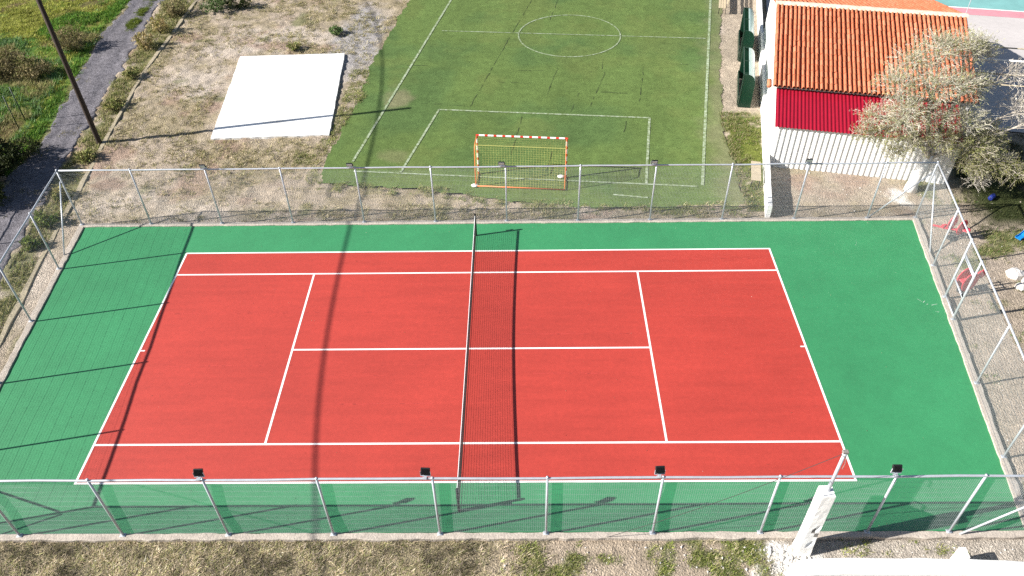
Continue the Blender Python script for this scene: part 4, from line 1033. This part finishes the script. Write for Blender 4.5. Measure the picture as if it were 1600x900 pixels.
V = np.concatenate(out[0]); mesh_obj('crown', V, np.arange(len(V)).reshape(-1, 4), m_leaf, tree, cols=np.concatenate(out[1]))
mesh_obj('twigs', np.array(tv), np.array(tf), m_twig, tree, cols=np.array(tcs))

# ------------------------------------------------------------------ trees at the left edge, over the track
def bushy_tree(base, h, r, label, seed_n=6, n=5000, pal=DARK, size=.085):
    x, y = base; t = thing('tree', (x, y, -.1), label, 'tree'); bs = []
    for i in range(seed_n):
        a = rnd.uniform(0, 6.28); q = r * rnd.uniform(.25, .65); bs.append((x + math.cos(a) * q, y + math.sin(a) * q, h * rnd.uniform(.4, .82), r * rnd.uniform(.4, .58), r * rnd.uniform(.4, .58), h * rnd.uniform(.16, .26)))
    V, F, Cc = leaf_cloud(bs, n, size, pal, 2.0); mesh_obj('crown', V, F, m_leaf, t, cols=Cc)
    mb = MB(); mb.tube([(x, y, -.2), (x + .05, y, h * .3), (x, y + .06, h * .5)], [.16, .12, .09], 8)
    for b in bs: mb.tube([(x + .03, y, h * .32), (x * .5 + b[0] * .5, y * .5 + b[1] * .5, h * .5), b[:3]], [.08, .05, .02], 5)
    obj('trunk', mb, m_bark, t, True); return t
bushy_tree((-25.3, 9.8), 2.9, 2.6, 'wide dark tree at the left edge, its shadow lying across the gravel track', 11, 14000, [(.03,.04,.012), (.04,.05,.015), (.02,.03,.01)])  # leaf colours darkened to stand for deep shade
bushy_tree((-22.15, 11.0), 1.5, 1.35, 'dark leafy sapling at the track edge in the shade of the left tree', 7, 6500, [(.03,.04,.012), (.04,.05,.015), (.02,.03,.01)], size=.06)  # leaves coloured dark for the shade they stand in

# shrubs
SH = [(-21.9,13.0,.9,.8,DARK,'dark low shrub on the track edge, just beyond the dark sapling'),
      (-21.6,8.9,.85,.9,DARK,'dark low shrub on the track edge, nearer the camera than the dark sapling'),
      (-24.6,24.6,1.15,1.3,DRY,'brown dry shrub at the left of the track, beside the bright green weeds'),
      (-27.2,21.6,1.5,1.2,DRY,'wide brown dry shrub in the meadow, left of the utility pole top'),
      (-25.2,21.3,1.1,1.0,DRY,'brown dry shrub between the utility pole and the meadow weeds'),
      (-29.8,20.8,1.7,1.3,DARK,'dark green shrub at the left edge of the meadow'),
      (-20.3,24.6,.75,1.0,TAN,'tan dry bush right of the track, the nearer of the pair by the edging'),
      (-20.0,26.6,.7,1.1,TAN,'olive tan bush right of the track, the further of the pair by the edging'),
      (-19.9,29.3,.9,.9,DRY,'brown scrubby bush beside the track at the top edge'),
      (-17.6,29.8,.95,.8,[(.07,.115,.04),(.09,.13,.05),(.06,.09,.03)],'green leafy bush at the top of the dry field'),
      (-16.2,30.3,.9,.9,DARK,'dark grey-green bush at the top of the dry field'),
      (-19.75,20.9,.6,.5,OLIVE,'low olive shrub on the verge between track and edging'),
      (-19.4,17.6,.7,.45,OLIVE,'low olive shrub on the verge just behind the utility pole'),
      (-18.85,12.6,.55,.4,OLIVE,'low green shrub on the verge just in front of the utility pole'),
      (-18.75,9.6,.5,.5,OLIVE,'green verge shrub behind the corner of the court fence'),
      (-18.55,7.6,.65,.6,[(.09,.13,.03),(.12,.15,.04),(.14,.15,.06)],'bright green verge shrub beside the court fence corner post'),
      (-18.45,6.0,.5,.45,[(.09,.13,.03),(.12,.15,.04),(.16,.17,.07)],'green verge shrub beside the end fence of the court'),
      (-11.3,24.2,.5,.35,OLIVE,'low olive weed clump behind the far edge of the white slab'),
      (-9.3,26.2,.55,.4,[(.07,.115,.04),(.10,.14,.05)],'green weed clump behind the far right corner of the white slab'),
      (24.6,9.9,1.0,.7,DARK,'dark low shrub in the tree shade at the right edge')]
for (x, y, r, h, pal, lab) in SH: shrub(x, y, r, h, pal, lab, n=int(1500 * max(.5, r * r)), size=.05)

# ------------------------------------------------------------------ playground pieces right of the court
def spring(mb, c, r, h, turns=4.5):
    mb.tube([c + Vector((math.cos(a) * r, math.sin(a) * r, h * i / 60)) for i in range(61) for a in (2 * math.pi * turns * i / 60,)], .016, 6)
t = thing('spring_seesaw', (19.45, 6.1, -.08), 'red two-seat spring seesaw on bare ground beside the court corner', 'spring rider')
o_ = Vector((19.45, 6.1, -.08)); sx = Vector((.96, -.28, 0)); sy = Vector((.28, .96, 0))
mb = MB(); mb.box(o_ + UZ * .48, (.95, .12, .07), (sx, sy, UZ), bev=.02); mb.tube([o_ - sx * .4 + UZ * .48, o_ - sx * .85 + UZ * .52], .045, 8); obj('beam', mb, m_toy, t)
for s in (-1, 1):
    mb = MB(); mb.disc(o_ + sx * (.38 * s) + UZ * .545, .17, .17, .05, (sx, sy, UZ)); obj('seat', mb, m_toy, t, False)
    mb = MB(); mb.disc(o_ + sx * (.20 * s) + UZ * (.70 - .08 * s), .27, .36, .05, (sx * .75 + sy * .66, UZ, sx * .66 - sy * .75)); obj('side_panel', mb, m_toy, t)
    mb = MB(); mb.tube([o_ + sx * (.2 * s) - sy * .22 + UZ * .8, o_ + sx * (.22 * s) + sy * .22 + UZ * .8], .017, 6); obj('handle', mb, m_toyd, t)
mb = MB(); spring(mb, o_, .11, .46); obj('spring', mb, m_toyd, t)
mb = MB(); mb.disc(o_ + UZ * .03, .2, .2, .05, (sx, sy, UZ)); obj('base_plate', mb, m_toyd, t)
t = thing('spring_rider', (18.55, 2.9, -.08), 'red round-bodied spring rider beyond the fence gate', 'spring rider')
o_ = Vector((18.55, 2.9, -.08)); sx = Vector((.97, .24, 0)); sy = Vector((-.24, .97, 0))
for s in (-1, 1):
    mb = MB(); mb.disc(o_ + sy * (.15 * s) + UZ * .60, .33, .46, .045, (sx, UZ, sy)); obj('side_panel', mb, m_toy, t)
mb = MB(); mb.box(o_ + UZ * .56 - sx * .05, (.42, .26, .05), (sx, sy, UZ), bev=.015); obj('seat', mb, m_toy, t)
mb = MB(); mb.disc(o_ + sx * .50 + UZ * .74, .20, .20, .06, (sx, UZ, sy)); mb.tube([o_ + sx * .5 + UZ * .9, o_ + sx * .56 + UZ * 1.05], .015, 5); obj('head', mb, m_toy, t)
mb = MB(); mb.tube([o_ + sx * .30 - sy * .24 + UZ * .82, o_ + sx * .30 + sy * .24 + UZ * .82], .017, 6); obj('handle', mb, m_toyd, t)
mb = MB(); spring(mb, o_, .11, .42); obj('spring', mb, m_toyd, t)
mb = MB(); mb.disc(o_ + UZ * .03, .2, .2, .05, (sx, sy, UZ)); obj('base_plate', mb, m_toyd, t)
# slide whose foot shows at the right edge
t = thing('playground_slide', (22.05, 5.95, -.08), 'blue playground slide, only its foot showing at the right edge', 'slide')
a0 = Vector((22.02, 5.92, .02)); sd_ = Vector((.86, .50, 0)).normalized(); sp_ = Vector((-sd_.y, sd_.x, 0)); ang = R(33)
ups = [a0, a0 + sd_ * .3 + UZ * .03, a0 + sd_ * .6 + UZ * .18, a0 + sd_ * 2.4 + UZ * 1.40, a0 + sd_ * 2.8 + UZ * 1.46]
mb = MB(); prof_ = [(-.12, .08), (-.105, .08), (-.10, .02), (.10, .02), (.105, .08), (.12, .08), (.12, 0), (-.12, 0)]
vs = [p + sp_ * e + UZ * z for p in ups for e, z in prof_]; fs = [(i * 8 + j, i * 8 + (j + 1) % 8, i * 8 + 8 + (j + 1) % 8, i * 8 + 8 + j) for i in range(4) for j in range(8)] + [tuple(range(8)), tuple(range(32, 40))]
mb.add(vs, fs); obj('chute', mb, m_blue, t)
mb = MB()
for s in (-.17, .17):
    mb.tube([ups[4] + sp_ * s, ups[4] + sp_ * s + sd_ * .75 - UZ * 1.55], .022, 6); mb.tube([ups[4] + sp_ * s, ups[4] + sp_ * s + UZ * .5, ups[4] + sp_ * s + sd_ * .3 - UZ * .5], .018, 6)
for i in range(5): mb.tube([ups[4] + sd_ * (.14 * (i + 1)) - UZ * (.29 * (i + 1)) - sp_ * .17, ups[4] + sd_ * (.14 * (i + 1)) - UZ * (.29 * (i + 1)) + sp_ * .17], .018, 6)
obj('ladder', mb, m_toyd, t)
t = thing('plastic_drum', (22.35, 8.75, -.08), 'small blue plastic drum lying in the tree shade at the right', 'drum')
mb = MB(); c0 = Vector((22.12, 8.68, .04)); c1 = Vector((22.40, 8.92, .04)); mb.tube([c0, c0.lerp(c1, .04), c0.lerp(c1, .3), c0.lerp(c1, .34), c0.lerp(c1, .38), c0.lerp(c1, .62), c0.lerp(c1, .66), c0.lerp(c1, .70), c0.lerp(c1, .96), c1], [.085,.10,.10,.11,.10,.10,.11,.10,.10,.085], 14); obj('barrel', mb, m_shade_blue, t, True)
mb = MB(); mb.tube([c0 + Vector((.03,.03,.06)), c0 + Vector((-.03,-.025,.06))], .02, 8); obj('cap', mb, m_toyd, t)
# white rocks at the right edge
ROCKS = [(20.95,3.75,.30,'large white rock, furthest of the white rock pile at the right edge'), (21.3,3.2,.34,'broad white rock in the middle of the white rock pile at the right edge'), (20.85,3.05,.20,'small white rock nearest the court in the white rock pile'),
         (21.15,2.55,.26,'white rock nearest the camera in the white rock pile'), (21.75,3.6,.28,'white rock at the very right edge behind the white rock pile')]
for (x, y, r, lab) in ROCKS:
    mb = MB(); vs = []; nl, nsg = 6, 10
    for l in range(nl + 1):
        ph = math.pi * l / nl
        for i in range(nsg):
            a = 2 * math.pi * i / nsg; q = r * (.75 + .5 * vnoise(a * 1.3 + x * 3, ph * 1.5 + y, .9, 150)); vs.append((x + q * math.sin(ph) * math.cos(a) * 1.2, y + q * math.sin(ph) * math.sin(a), -.05 + q * .75 * math.cos(ph) + r * .25))
    fs = [(l * nsg + i, (l + 1) * nsg + i, (l + 1) * nsg + (i + 1) % nsg, l * nsg + (i + 1) % nsg) for l in range(nl) for i in range(nsg)]
    mb.add(vs, fs); tag(obj('rock', mb, m_rock), lab, 'rock', 'white rocks at the right edge')
